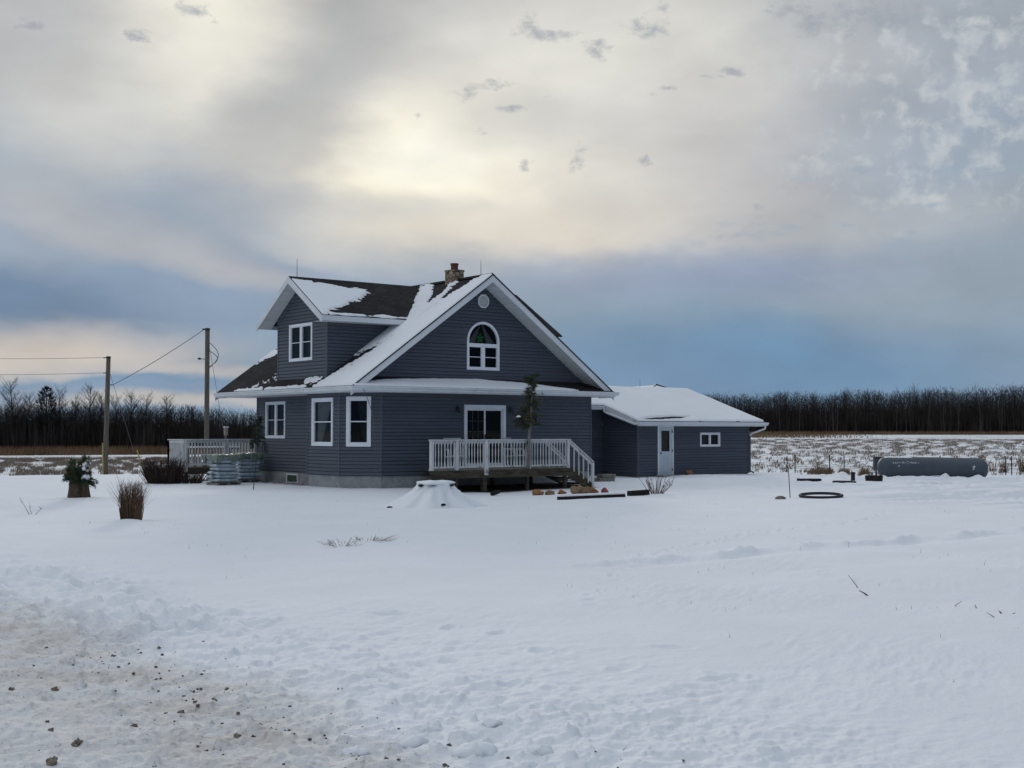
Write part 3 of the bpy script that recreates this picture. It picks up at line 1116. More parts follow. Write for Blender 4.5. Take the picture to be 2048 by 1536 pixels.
def window(pl, a0, a1, z0, z1, kind, label=None, frame_w=0.085, sash=0.045, proud=0.035, curtains=True):
    """kind: 'twin' two lights with a mullion and a meeting rail each; 'hung' one light with a meeting rail; 'slide' two lights"""
    mb = MB()
    rect_frame(pl, mb, a0, a1, z0, z1, frame_w, -.06, proud)
    w = mb.build('window', 'window_white', house)
    if label:
        w['label'] = label
    ia0, ia1, iz0, iz1 = a0 + frame_w, a1 - frame_w, z0 + frame_w, z1 - frame_w
    lights = []
    if kind in ('twin', 'slide'):
        c = (ia0 + ia1) / 2
        mw = 0.055 if kind == 'twin' else .03
        m2 = MB()
        pl.bar(m2, c - mw, c + mw, iz0, iz1, -.05, proud - .012)
        m2.build('mullion', 'window_white', w)
        lights = [(ia0, c - mw), (c + mw, ia1)]
    else:
        lights = [(ia0, ia1)]
    for (l0, l1) in lights:
        m3 = MB()
        sw = sash if kind == 'hung' else .022
        rect_frame(pl, m3, l0, l1, iz0, iz1, sw, -.055, proud - .02)
        if kind != 'slide':
            zc = (iz0 + iz1) / 2
            hw = .018 if kind == 'hung' else .011
            pl.bar(m3, l0 + sw, l1 - sw, zc - hw, zc + hw, -.05, proud - .028)
        m3.build('sash', 'window_white', w)
        m4 = MB()
        m4.quad(pl.p(l0 + .01, iz0 + .01, -.035), pl.p(l1 - .01, iz0 + .01, -.035), pl.p(l1 - .01, iz1 - .01, -.035), pl.p(l0 + .01, iz1 - .01, -.035))
        m4.build('pane', 'glass', w)
    recess(pl, ia0, ia1, iz0, iz1, w)
    return w


# wall planes
PA = Plane((-0.15, 0, 0), (0, -1, 0), (-1, 0, 0))      # left wall; a = -y
PB = Plane((-0.9, 0, 0), (0, -1, 0), (-1, 0, 0))       # bay, side
cdir = Vector((0.9, -1.15, 0)).normalized()
PC = Plane((-0.9, 1.15, 0), cdir, (-1.15, -0.9, 0))    # bay, slanted front
CL = math.hypot(.9, 1.15)
PD = Plane((0, 0, 0), (1, 0, 0), (0, -1, 0))           # front
PG = Plane((0, .25, 0), (1, 0, 0), (0, -1, 0))         # upper front gable
PM = Plane((-0.9, 0, 0), (0, -1, 0), (-1, 0, 0))       # dormer face
PN = Plane((0, 2.8, 0), (1, 0, 0), (0, -1, 0))         # annex front
WT_ = 3.14


def const(a, b):
    return lambda z: (a, b)


winA = (-7.88, -6.32, 1.60, 2.95)
winB = (-2.97, -1.54, 1.37, 2.98)
winC = (0.25, 1.11, 1.36, 3.0)
winM = (-4.62, -2.97, 4.29, 5.58)
sl = (3.31, 5.09, 0.64, 2.77)
ga = (3.60, 5.00, 3.99, 4.98)
siding('wall', PA.O, PA.u, PA.n, Z0, WT_, const(-8.6, -3.2), [opening(*[winA[0] + .02, winA[1] - .02, winA[2] + .02, winA[3] - .02])])
siding('wall', PB.O, PB.u, PB.n, Z0, WT_, const(-3.3, -1.15), [opening(winB[0] + .02, winB[1] - .02, winB[2] + .02, winB[3] - .02)])
siding('wall', PC.O, PC.u, PC.n, Z0, WT_, const(0, CL), [opening(winC[0] + .02, winC[1] - .02, winC[2] + .02, winC[3] - .02)])
siding('wall', PD.O, PD.u, PD.n, Z0, WT_, const(0, 9.06), [opening(sl[0] + .02, sl[1] - .02, sl[2], sl[3] - .02)])
siding('wall', (9.06, 0, 0), (0, 1, 0), (1, 0, 0), Z0, WT_, const(0, 8.6))
siding('wall', (9.06, 8.6, 0), (-1, 0, 0), (0, 1, 0), Z0, WT_, const(0, 9.21))
siding('wall', (-.15, 3.3, 0), (-1, 0, 0), (0, 1, 0), Z0, WT_, const(0, .75))

RX, RZ, RM = 4.15, 7.28, 0.712        # main roof: ridge x, ridge height, slope


def roof_z(x):
    return RZ - RM * abs(x - RX)


def gable_x(z):
    h = (RZ - .24 - z) / RM
    return (RX - h, RX + h) if h > 0 else None


archop = arch_opening(ga[0] + .03, ga[1] - .03, ga[2] + .02, ga[3])
siding('gable_wall', PG.O, PG.u, PG.n, 3.42, RZ - .26, gable_x, [archop])
siding('gable_wall', (RX * 2, 9.0, 0), (-1, 0, 0), (0, 1, 0), 3.42, RZ - .26, gable_x)

DY, DZ, DM = 3.75, 7.20, 0.635        # dormer: ridge y, ridge height, slope


def dorm_x(z):
    h = (DZ - .2 - z) / DM
    h = min(h, 1.74)
    return (-DY - h, -DY + h) if h > 0 else None


siding('dormer_wall', PM.O, PM.u, PM.n, 3.62, DZ - .22, dorm_x, [opening(winM[0] + .02, winM[1] - .02, winM[2] + .02, winM[3] - .02)])
siding('dormer_wall', (-.9, DY - 1.74, 0), (1, 0, 0), (0, -1, 0), 3.62, 5.86, const(0, 3.2))
siding('dormer_wall', (2.2, DY + 1.74, 0), (-1, 0, 0), (0, 1, 0), 3.62, 5.86, const(0, 3.1))

# corner boards
mb = MB()
for (x, y, z0, z1) in ((-.9, 3.3, Z0, WT_), (-.9, 1.15, Z0, WT_), (0, 0, Z0, WT_), (9.06, 0, Z0, WT_), (-.15, 8.6, Z0, WT_),
                       (-.9, DY - 1.74, 3.66, 5.86), (-.9, DY + 1.74, 3.62, 5.86)):
    MB().box(x - .024, x + .024, y - .024, y + .024, z0, z1).build('corner_trim', 'siding_trim', house)

# foundation
mb = MB()
ins = .03
fp = [(0 + ins * .6, ins), (9.06 - ins, ins), (9.06 - ins, 8.6 - ins), (-.15 + ins, 8.6 - ins), (-.15 + ins, 3.3 - ins), (-.9 + ins, 3.3 - ins), (-.9 + ins, 1.15 + ins * .5)]
n = len(fp)
for i in range(n):
    a, b = fp[i], fp[(i + 1) % n]
    mb.quad((*a, -.5), (*b, -.5), (*b, Z0 + .004), (*a, Z0 + .004))
mb.build('foundation', 'concrete', house)

# --- roofs
UVROOF = lambda co: (co.y * 1.0, math.hypot(co.x - RX, co.z - RZ))
UVDORM = lambda co: (co.x, math.hypot(co.y - DY, co.z - DZ))


def slab(mb, pts, th):
    """solid roof deck: pts on the top, ordered upwards-facing; th downwards"""
    n = len(mb.v)
    k = len(pts)
    mb.v += [tuple(p) for p in pts] + [(p[0], p[1], p[2] - th) for p in pts]
    mb.f.append(tuple(n + i for i in range(k)))
    mb.f.append(tuple(n + k + i for i in reversed(range(k))))
    for i in range(k):
        j = (i + 1) % k
        mb.f.append((n + j, n + i, n + k + i, n + k + j))


YF, YB = -.50, 9.50            # roof from front rake to rear rake
XL, XR = -1.42, 9.72
mb = MB()
slab(mb, [(XL, YF - .055, roof_z(XL)), (RX, YF - .055, RZ), (RX, YB, RZ), (XL, YB, roof_z(XL))][::-1], .05)
slab(mb, [(RX, YF - .055, RZ), (XR, YF - .055, roof_z(XR)), (XR, YB, roof_z(XR)), (RX, YB, RZ)][::-1], .05)
roof = mb.build('roof', 'shingle', house, uvf=UVROOF)
mb = MB()
for sgn in (-1, 1):
    mb.beam((RX + sgn * .07, YF, RZ - .025), (RX + sgn * .07, YB, RZ - .025), .16, .03, up=(sgn * RM, 0, 1))
mb.build('ridge_cap', 'shingle', roof)

DRX = -1.42


def dorm_z(y):
    return DZ - DM * abs(y - DY)


mb = MB()
dy0, dy1 = DY - 2.36, DY + 2.36
slab(mb, [(DRX, dy0, dorm_z(dy0)), (2.6, dy0, dorm_z(dy0)), (RX + .2, DY, DZ), (DRX, DY, DZ)], .05)
slab(mb, [(DRX, DY, DZ), (RX + .2, DY, DZ), (2.6, dy1, dorm_z(dy1)), (DRX, dy1, dorm_z(dy1))], .05)
mb.build('dormer_roof', 'shingle', house, uvf=UVDORM)
# matching dormer on the far slope
mb = MB()
e0 = 8.5
dy0r = .95
slab(mb, [(5.3, dy0r, dorm_z(dy0r)), (e0, dy0r, dorm_z(dy0r)), (e0, DY, DZ), (RX - .2, DY, DZ)], .05)
slab(mb, [(RX - .2, DY, DZ), (e0, DY, DZ), (e0, dy1, dorm_z(dy1)), (5.7, dy1, dorm_z(dy1))], .05)
mb.build('dormer_roof', 'shingle', house, uvf=UVDORM)
siding('dormer_wall', (8.1, 0, 0), (0, 1, 0), (1, 0, 0), 4.0, DZ - .22, lambda z: (DY - min((DZ - .2 - z) / DM, 1.74), DY + min((DZ - .2 - z) / DM, 1.74)))
siding('dormer_wall', (5.8, DY - 1.74, 0), (1, 0, 0), (0, -1, 0), 4.0, 5.86, const(0, 2.3))

# skirt roof between the storeys
SKT, SKB = 3.66, 3.31          # heights at the gable wall and at the gutter
mb = MB()
slab(mb, [(XL, -.62, SKB), (XR, -.62, SKB), (XR - .6, .27, SKT), (XL + .6, .27, SKT)], .05)
mb.build('skirt_roof', 'shingle', house, uvf=lambda co: (co.x, co.y))

# rake boards and soffits, white
mb = MB()


def rake(mb, p, q, h=.20, d=.035, out=(0, -1, 0)):
    """board hanging under the roof edge from p to q (top edge line), thickness d outwards"""
    p, q, o = Vector(p), Vector(q), Vector(out)
    n = len(mb.v)
    dn = Vector((0, 0, -h))
    for e in (p, q):
        mb.v += [tuple(e), tuple(e + dn), tuple(e + dn + o * d), tuple(e + o * d)]
    for k in range(4):
        j = (k + 1) % 4
        mb.f.append((n + k, n + j, n + 4 + j, n + 4 + k))
    mb.f.append((n, n + 1, n + 2, n + 3))
    mb.f.append((n + 7, n + 6, n + 5, n + 4))


for yy, out in ((YF, (0, -1, 0)), (YB, (0, 1, 0))):
    for p_, q_ in (((XL - .03, yy, roof_z(XL - .03) - .052), (RX, yy, RZ - .052)), ((RX, yy, RZ - .052), (XR + .03, yy, roof_z(XR + .03) - .052))):
        mb = MB()
        rake(mb, p_, q_, .235, .035, out)
        mb.build('rake_board', 'white', house)
for p_, q_, h_, o_ in (((DRX, dy0, dorm_z(dy0) - .02), (DRX, DY, DZ - .02), .23, (-1, 0, 0)), ((DRX, DY, DZ - .02), (DRX, dy1, dorm_z(dy1) - .02), .23, (-1, 0, 0)),
                       ((DRX - .035, dy0 - .002, dorm_z(dy0) - .015), (2.02, dy0 - .002, dorm_z(dy0) - .015), .17, (0, -1, 0)),
                       ((DRX - .035, dy1 + .002, dorm_z(dy1) - .015), (2.0, dy1 + .002, dorm_z(dy1) - .015), .17, (0, 1, 0))):
    mb = MB()
    rake(mb, p_, q_, h_, .035, o_)
    mb.build('rake_board' if h_ > .2 else 'fascia', 'white', house)
mb = MB()
S = .22
mb.quad((XL, YF, roof_z(XL) - S), (RX, YF, RZ - S), (RX, .3, RZ - S), (XL, .3, roof_z(XL) - S))
mb.quad((XR, YF, roof_z(XR) - S), (XR, .3, roof_z(XR) - S), (RX, .3, RZ - S), (RX, YF, RZ - S))
mb.quad((XL, 8.6, roof_z(XL) - S), (RX, 8.6, RZ - S), (RX, YB, RZ - S), (XL, YB, roof_z(XL) - S))
S = .19
mb.quad((DRX, dy0, dorm_z(dy0) - S), (DRX, DY, DZ - S), (-.88, DY, DZ - S), (-.88, dy0, dorm_z(dy0) - S))
mb.quad((DRX, dy1, dorm_z(dy1) - S), (-.88, dy1, dorm_z(dy1) - S), (-.88, DY, DZ - S), (DRX, DY, DZ - S))
mb.quad((DRX, dy0, dorm_z(dy0) - S + .01), (2.0, dy0, dorm_z(dy0) - S + .01), (2.0, 2.05, dorm_z(dy0) - S + .01), (DRX, 2.05, dorm_z(dy0) - S + .01))
ez = WT_ - .01
mb.quad((XL, -.62, ez), (XR, -.62, ez), (XR, .02, ez), (XL, .02, ez))
mb.quad((XL, .02, ez), (.02, .02, ez), (.02, YB, ez), (XL, YB, ez))
mb.quad((9.05, .02, ez), (XR, .02, ez), (XR, YB, ez), (9.05, YB, ez))
# ribs of the rake soffit
S = .222
for k in range(1, 44):
    x = XL + (XR - XL) * k / 44.0
    mb.beam((x, YF + .01, roof_z(x) - S), (x, .24, roof_z(x) - S), .018, .008)
for k in range(1, 10):
    y = dy0 + (dy1 - dy0) * k / 10.0
    mb.beam((DRX + .01, y, dorm_z(y) - .193), (-.9, y, dorm_z(y) - .193), .018, .008, up=(0, 0, 1))
mb.build('soffit', 'soffit', house)


# gutters, a K-shaped trough swept along the eaves
def gutter(name, path, h=.13, w=.12, side=1, parent=house):
    prof = [(0, 0), (0, -h), (w * .62, -h), (w * .72, -h * .55), (w, -h * .30), (w, 0), (w - .012, 0), (w - .012, -.02), (.012, -.02), (.012, 0)]
    pts = [Vector(p) for p in path]
    mb = MB()
    rings = []
    for i, p in enumerate(pts):
        if i == 0:
            t = (pts[1] - p).normalized()
            s = Vector((t.y, -t.x, 0)).normalized() * side
            k = 1.0
        elif i == len(pts) - 1:
            t = (p - pts[-2]).normalized()
            s = Vector((t.y, -t.x, 0)).normalized() * side
            k = 1.0
        else:
            t0, t1 = (p - pts[i - 1]).normalized(), (pts[i + 1] - p).normalized()
            s0, s1 = Vector((t0.y, -t0.x, 0)).normalized() * side, Vector((t1.y, -t1.x, 0)).normalized() * side
            s = (s0 + s1).normalized()
            k = 1.0 / max(.3, s.dot(s0))
        n = len(mb.v)
        for a, b in prof:
            q = p + s * (a * k)
            mb.v.append((q.x, q.y, q.z + b))
        rings.append(n)
    m = len(prof)
    for a, b in zip(rings, rings[1:]):
        for k in range(m):
            j = (k + 1) % m
            mb.f.append((a + k, a + j, b + j, b + k))
    mb.f.append(tuple(rings[0] + k for k in range(m)))
    mb.f.append(tuple(rings[-1] + k for k in reversed(range(m))))
    return mb.build(name, 'white', parent)


gutter('gutter', [(XL - .02, YB, 3.30), (XL - .02, -.64, 3.30), (XR + .1, -.64, 3.30)], side=-1 * -1)
mb = MB()
mb.box(XL, XR, -.636, -.61, ez - .005, 3.29)
mb.box(XL - .018, XL + .006, -.61, YB, ez - .005, 3.29)
mb.box(XR - .006, XR + .02, -.61, YB, ez - .005, 3.29)
mb.build('fascia', 'white', house)

# --- windows
wA = window(PA, *winA, 'twin')
curtain(PA, (winA[0] + .1, winA[0] + .62), 2.9, 1.7, -.16, wA, 'curtain_dark', (winA[0] + .1, winA[0] + .5))
wB = window(PB, *winB, 'hung', sash=.05, label='single sash bay window with a pale tied-back curtain inside')
curtain(PB, (winB[0] + .1, winB[0] + 1.05), 2.9, 1.45, -.16, wB, 'curtain', (winB[0] + .12, winB[0] + .4))
wC = window(PC, *winC, 'hung', frame_w=.10, sash=.04)
curtain(PC, (winC[0] + .3, winC[1] - .12), 2.9, 1.45, -.16, wC, 'curtain_dark', (winC[1] - .3, winC[1] - .12))
wM = window(PM, *winM, 'twin')
curtain(PM, (winM[0] + .9, winM[1] - .1), 5.5, 4.35, -.2, wM, 'curtain_dark')

# arched gable window
mb = MB()
pl = PG
a0, a1, z0, zs = ga
cA, rO = (a0 + a1) / 2, (a1 - a0) / 2
fw_ = .085
pl.bar(mb, a0, a1, z0, z0 + fw_, -.06, .035)
pl.bar(mb, a0, a0 + fw_, z0 + fw_, zs, -.06, .035)
pl.bar(mb, a1 - fw_, a1, z0 + fw_, zs, -.06, .035)
NS = 24
for k in range(NS):
    t0, t1 = math.pi * k / NS, math.pi * (k + 1) / NS
    n = len(mb.v)
    for d in (-.06, .035):
        for t in (t0, t1):
            for r in (rO - fw_, rO):
                mb.v.append(pl.p(cA + r * math.cos(t), zs + r * math.sin(t), d))
    for q in ((4, 5, 7, 6), (1, 3, 7, 5), (0, 4, 6, 2), (0, 2, 3, 1)):
        mb.f.append(tuple(n + i for i in q))
wG = mb.build('window', 'window_white', house)
wG['label'] = 'round-topped gable window with pale curtains and a green star'
zt = 4.86
mb = MB()
pl.bar(mb, a0 + fw_, a1 - fw_, zt - .055, zt + .055, -.055, .024)
pl.bar(mb, cA - .06, cA + .06, z0 + fw_, zt - .055, -.055, .022)
mb.build('mullion', 'window_white', wG)
for l0, l1 in ((a0 + fw_, cA - .06), (cA + .06, a1 - fw_)):
    mb = MB()
    rect_frame(pl, mb, l0, l1, z0 + fw_, zt - .055, .022, -.055, .015)
    zc = (z0 + fw_ + zt - .055) / 2
    pl.bar(mb, l0 + .022, l1 - .022, zc - .012, zc + .012, -.05, .006)
    mb.build('sash', 'window_white', wG)
    mb = MB()
    mb.quad(pl.p(l0, z0 + fw_, -.035), pl.p(l1, z0 + fw_, -.035), pl.p(l1, zt - .055, -.035), pl.p(l0, zt - .055, -.035))
    mb.build('pane', 'glass', wG)
mb = MB()
pts = [pl.p(cA - (rO - fw_), zt + .055, -.035), pl.p(cA + (rO - fw_), zt + .055, -.035)]
for k in range(NS + 1):
    t = math.pi * k / NS
    pts.append(pl.p(cA + (rO - fw_) * math.cos(t), zs + (rO - fw_) * math.sin(t), -.035))
mb.poly(pts)
mb.build('pane', 'glass', wG)
recess(pl, a0 + fw_, a1 - fw_, z0 + fw_, zs + rO - fw_, wG)
curtain(pl, (cA - .06, cA - .02), zs + rO - .1, zt + .05, -.12, wG, 'curtain', (a0 + .1, a0 + .42), 4)
curtain(pl, (cA + .02, cA + .06), zs + rO - .1, zt + .05, -.12, wG, 'curtain', (a1 - .45, a1 - .1), 4)
mb = MB()
pts_f, pts_b = [], []
for k in range(10):
    r = .20 if k % 2 == 0 else .105
    t = math.pi / 2 + k * math.pi / 5
    pts_f.append(pl.p(cA - .08 + r * math.cos(t), zt + .24 + r * math.sin(t), -.055))
    pts_b.append(pl.p(cA - .08 + r * math.cos(t), zt + .24 + r * math.sin(t), -.075))
mb.poly(pts_f).poly(pts_b[::-1])
for k in range(10):
    j = (k + 1) % 10
    mb.quad(pts_f[k], pts_f[j], pts_b[j], pts_b[k])
mb.build('star_ornament', 'green_star', wG)

# gable vent
mb = MB()
vc, vz, vr = 4.30, 6.40, .255
for k in range(8):
    t0, t1 = math.pi / 8 + k * math.pi / 4, math.pi / 8 + (k + 1) * math.pi / 4
    n = len(mb.v)
    for d in (.0, .045):
        for t in (t0, t1):
            for r in (vr - .055, vr):
                mb.v.append(PG.p(vc + r * math.cos(t), vz + r * math.sin(t), d))
    for q in ((4, 5, 7, 6), (1, 3, 7, 5), (0, 4, 6, 2)):
        mb.f.append(tuple(n + i for i in q))
vent = mb.build('gable_vent', 'soffit', house)
mb = MB()
for k in range(9):
    z = vz - .19 + k * .0475
    w = math.sqrt(max(.2 ** 2 - (z - vz) ** 2, .001))
    mb.quad(PG.p(vc - w, z - .024, .035), PG.p(vc + w, z - .024, .035), PG.p(vc + w, z + .03, .012), PG.p(vc - w, z + .03, .012))
mb.build('louvre', 'soffit', vent)

# sliding door
mb = MB()
s0, s1, b0, b1 = sl
PD.bar(mb, s0, s1, b1 - .14, b1, -.08, .04)
PD.bar(mb, s0, s0 + .085, b0, b1 - .14, -.08, .04)
PD.bar(mb, s1 - .11, s1, b0, b1 - .14, -.08, .04)
PD.bar(mb, s0 + .085, s1 - .11, b0, b0 + .06, -.08, .03)
sd = mb.build('sliding_door', 'window_white', house)
cS = s0 + .91
for (l0, l1, d) in ((s0 + .085, cS, .0), (cS - .03, s1 - .11, -.03)):
    mb = MB()
    rect_frame(PD, mb, l0, l1, b0 + .06, b1 - .14, .055, d - .03, d + .012)
    mb.build('door_sash', 'window_white', sd)
    mb = MB()
    mb.quad(PD.p(l0 + .03, b0 + .08, d - .01), PD.p(l1 - .03, b0 + .08, d - .01), PD.p(l1 - .03, b1 - .16, d - .01), PD.p(l0 + .03, b1 - .16, d - .01))
    mb.build('pane', 'glass', sd)
mb = MB()
l0, l1, z0_, z1_ = s0 + .14, cS - .055, b0 + .115, b1 - .195
for k in (1, 2):
    a = l0 + (l1 - l0) * k / 3
    PD.bar(mb, a - .011, a + .011, z0_, z1_, -.030, -.013)
for k in range(1, 5):
    z = z0_ + (z1_ - z0_) * k / 5
    PD.bar(mb, l0, l1, z - .011, z + .011, -.0295, -.0135)
mb.build('grille', simple('door_grille', (.42, .38, .31), .6, .1, 4), sd)
mb = MB()
PD.bar(mb, cS - .05, cS - .02, 1.5, 1.75, .012, .05)
mb.build('handle', 'metal_dark', sd)
recess(PD, s0 + .1, s1 - .1, b0, b1 - .1, sd, 1.4)

# little wall lamps left and right of the sliding door
for x in (3.02, 5.28):
    mb = MB()
    PD.bar(mb, x - .045, x + .045, 2.58, 2.72, .01, .04)
    mb.tube([(x, -.03, 2.66), (x, -.12, 2.70), (x, -.14, 2.64)], .012)
    lm = mb.build('wall_lamp', 'metal_dark', house)
    MB().lathe([(.02, 0), (.05, -.03), (.055, -.14), (.03, -.16)][::-1], (x, -.14, 2.64), 8).build('lamp_shade', 'metal_dark', lm)

# cellar window in the foundation
PF = Plane((-.12, 0, 0), (0, -1, 0), (-1, 0, 0))
mb = MB()
rect_frame(PF, mb, -6.28, -5.42, -.02, .33, .05, -.05, .02)
cw = mb.build('cellar_window', 'soffit', house)
mb = MB()
mb.quad(PF.p(-6.24, .02, .002), PF.p(-5.46, .02, .002), PF.p(-5.46, .29, .002), PF.p(-6.24, .29, .002))
mb.build('pane', simple('cellar_glass', (.06, .085, .07), .2, .3, 4), cw)

# chimney on the ridge
mb = MB()
cx0, cx1, cy0, cy1 = 3.91, 4.39, 1.52, 2.02
mb.box(cx0, cx1, cy0, cy1, 6.6, 7.56)
mb.box(cx0 - .02, cx1 + .02, cy0 - .02, cy1 + .02, 7.56, 7.63)
ch = mb.build('chimney', 'stone', house, bevel=.015)
MB().lathe([(.135, 0), (.13, .17), (.15, .18), (.15, .24), (.10, .24), (.09, .1)], ((cx0 + cx1) / 2, (cy0 + cy1) / 2, 7.63), 14).build('flue', 'flue', ch, smooth=False)

# lightning rods
for (x, y, z, h) in ((-1.1, DY, DZ, .62), (RX - .05, .1, RZ, .52)):
    MB().tube([(x, y, z - .05), (x, y, z + h)], [.014, .007], 5).build('lightning_rod', 'metal_grey', house)

# cable dropping from the front corner of the eave
pts = []
for k in range(15):
    t = k / 14
    x0, y0 = -1.15, -.78
    pts.append((x0 + t * 1.15 + .05 * math.sin(t * 7), y0 + t * .62 - .12 * math.sin(t * 5), 3.2 - 2.9 * t))
MB().tube(pts, .011, 5).build('loose_cable', 'cable', house)

# --- annex wing
AX0, AX1, AY, AR, AE, AZ = 14.07, 20.8, 2.8, 7.16, 2.40, 2.27
AM = (3.83 - AZ) / (AR - AE)
annex_z = lambda y: 3.83 - AM * abs(y - AR)
anD = (15.20, 16.12, 0.0, 2.10)
anW = (17.72, 18.95, 1.20, 1.80)
siding('annex_wall', PN.O, PN.u, PN.n, .02, 2.14, const(AX0, AX1), [opening(anD[0] + .02, anD[1] - .02, anD[2], anD[3] - .01), opening(anW[0] + .02, anW[1] - .02, anW[2] + .02, anW[3] - .02)])
siding('annex_wall', (AX0, 4.95, 0), (0, -1, 0), (-1, 0, 0), .02, 2.95, lambda z: (max(0, (-.0 if z < 2.14 else 0)), min(2.15, (annex_z(4.95) - .2 - z) / AM if z > annex_z(AY) - .2 else 2.15)))
siding('annex_wall', (9.06, 4.95, 0), (1, 0, 0), (0, -1, 0), .02, 2.92, const(0, 5.01))
siding('annex_wall', (AX1, AY, 0), (0, 1, 0), (1, 0, 0), .02, 3.6, lambda z: (0, 8.7) if z < 2.1 else (max(0, (z - annex_z(AY) + .2) / AM), 8.7 - max(0, (z - annex_z(AY) + .2) / AM)))
siding('annex_wall', (AX1, 11.5, 0), (-1, 0, 0), (0, 1, 0), .02, 2.14, const(0, 11.7))
mb = MB()
for x, y in ((AX0, AY), (AX1, AY)):
    MB().box(x - .022, x + .022, y - .022, y + .022, .02, 2.14).build('corner_trim', 'siding_trim', house)
mb = MB()
mb.box(AX0 + .03, AX1 - .03, AY + .03, 11.4, -.4, .03)
mb.box(9.0, AX0 + .03, 4.98, 11.38, -.4, .028)
mb.build('foundation', 'concrete', house)
AXE = 21.42
AXL = 13.75
BE = 4.50      # the eave over the recess lies higher up the same slope
mb = MB()
slab(mb, [(AXL, AE, annex_z(AE)), (AXE, AE, annex_z(AE)), (AXE, AR, 3.83), (AXL, AR, 3.83)], .05)
slab(mb, [(8.6, BE, annex_z(BE)), (AXL, BE, annex_z(BE)), (AXL, AR, 3.83), (8.6, AR, 3.83)], .05)
slab(mb, [(8.6, AR, 3.83), (AXE, AR, 3.83), (AXE, 11.9, annex_z(11.9)), (8.6, 11.9, annex_z(11.9))], .05)
mb.build('annex_roof', 'shingle', house, uvf=lambda co: (co.x, co.y * 1.05))
mb = MB()
rake(mb, (AXE, AE - .02, annex_z(AE) - .015), (AXE, AR, 3.815), .19, .03, (1, 0, 0))
rake(mb, (AXE, AR, 3.815), (AXE, 11.92, annex_z(11.92) - .015), .19, .03, (1, 0, 0))
rake(mb, (AXL, AE - .02, annex_z(AE) - .015), (AXL, BE, annex_z(BE) - .015), .19, .03, (-1, 0, 0))
mb.box(AXL - .03, AXE, AE - .022, AE, annex_z(AE) - .20, annex_z(AE) - .02)
mb.box(9.0, AXL, BE - .022, BE, annex_z(BE) - .20, annex_z(BE) - .02)
mb.build('fascia', 'white', house)
mb = MB()
zz = 2.125
mb.quad((AXL, AE, zz), (AXE, AE, zz), (AXE, AY + .02, zz), (AXL, AY + .02, zz))
mb.quad((AXL, AE, annex_z(AE) - .17), (AX0, AE, annex_z(AE) - .17), (AX0, BE, annex_z(BE) - .17), (AXL, BE, annex_z(BE) - .17))
mb.quad((9.06, BE, annex_z(BE) - .19), (AXL, BE, annex_z(BE) - .19), (AXL, 4.97, annex_z(BE) - .19), (9.06, 4.97, annex_z(BE) - .19))
mb.quad((AX1, AE, annex_z(AE) - .17), (AXE, AE, annex_z(AE) - .17), (AXE, AR, 3.66), (AX1, AR, 3.66))
mb.build('soffit', 'soffit', house)
gutter('gutter', [(AXL - .06, AE - .024, annex_z(AE) - .03), (AXE + .12, AE - .024, annex_z(AE) - .03)])
gutter('gutter', [(9.07, BE - .024, annex_z(BE) - .03), (AXL + .05, BE - .024, annex_z(BE) - .03)])
dp = [(AXE - .05, AE - .09, annex_z(AE) - .14), (AXE - .06, AE - .06, annex_z(AE) - .30), (AXE - .30, AE + .16, annex_z(AE) - .42), (AX1 + .10, AY - .06, annex_z(AE) - .52),
      (AX1 + .055, AY - .02, annex_z(AE) - .62), (AX1 + .055, AY - .02, .12), (AX1 + .16, AY - .16, .03)]
MB().tube(dp[:5], .045, 8).build('downspout', 'white', house, smooth=True)
MB().tube(dp[4:], .045, 8).build('downspout', 'siding_trim', house, smooth=True)
dq = [(AXL - .06, BE - .09, annex_z(BE) - .14), (AXL - .09, BE - .10, annex_z(BE) - .28), (AXL - .09, BE - .35, annex_z(BE) - .36), (AXL - .09, AE + .12, annex_z(AE) - .12), (AXL - .02, AE - .07, annex_z(AE) - .09)]
MB().tube(dq, .045, 8).build('downspout', 'white', house, smooth=True)
# annex door
mb = MB()
d0, d1, e0_, e1 = anD
PN.bar(mb, d0, d1, e1 - .07, e1, -.05, .035)
PN.bar(mb, d0, d0 + .075, e0_, e1 - .07, -.05, .035)
PN.bar(mb, d1 - .075, d1, e0_, e1 - .07, -.05, .035)
ad = mb.build('annex_door', 'window_white', house)
mb = MB()
L0, L1, g0, g1 = d0 + .08, d1 - .08, 1.02, 1.88
h0, h1 = L0 + .14, L1 - .14
PN.bar(mb, L0, h0, e0_ + .03, e1 - .075, -.04, .012)
PN.bar(mb, h1, L1, e0_ + .03, e1 - .075, -.04, .012)
PN.bar(mb, h0, h1, e0_ + .03, g0, -.04, .012)
PN.bar(mb, h0, h1, g1, e1 - .075, -.04, .012)
for k in range(6):
    a = h0 + (h1 - h0) * (k + .5) / 6
    PN.bar(mb, a - .006, a + .006, .22, .85, .012, .018)
PN.bar(mb, L0 + .08, L1 - .08, .14, .17, .012, .02)
PN.bar(mb, L0 + .08, L1 - .08, .90, .93, .012, .02)
leaf = mb.build('door_leaf', simple('pale_blue_door_paint', (.52, .58, .64), .5, .06, 2), ad)
mb = MB()
mb.quad(PN.p(h0, g0, -.01), PN.p(h1, g0, -.01), PN.p(h1, g1, -.01), PN.p(h0, g1, -.01))
mb.build('pane', 'glass', ad)
curtain(PN, (h0 - .02, h1 + .02), g1 + .05, g0 - .05, -.10, ad, simple('door_blind', (.20, .19, .16), .9, .1, 3), folds=3)
recess(PN, h0, h1, g0, g1, ad, .6)
MB().tube([PN.p(L0 + .07, .95, .012), PN.p(L0 + .07, .95, .07)], [.018, .03], 8).build('handle', 'metal_dark', ad)
for z in (.25, 1.05, 1.85):
    mb = MB()
    PN.bar(mb, L1 - .01, L1 + .02, z - .05, z + .05, .012, .04)
    mb.build('hinge', 'metal_dark', ad)
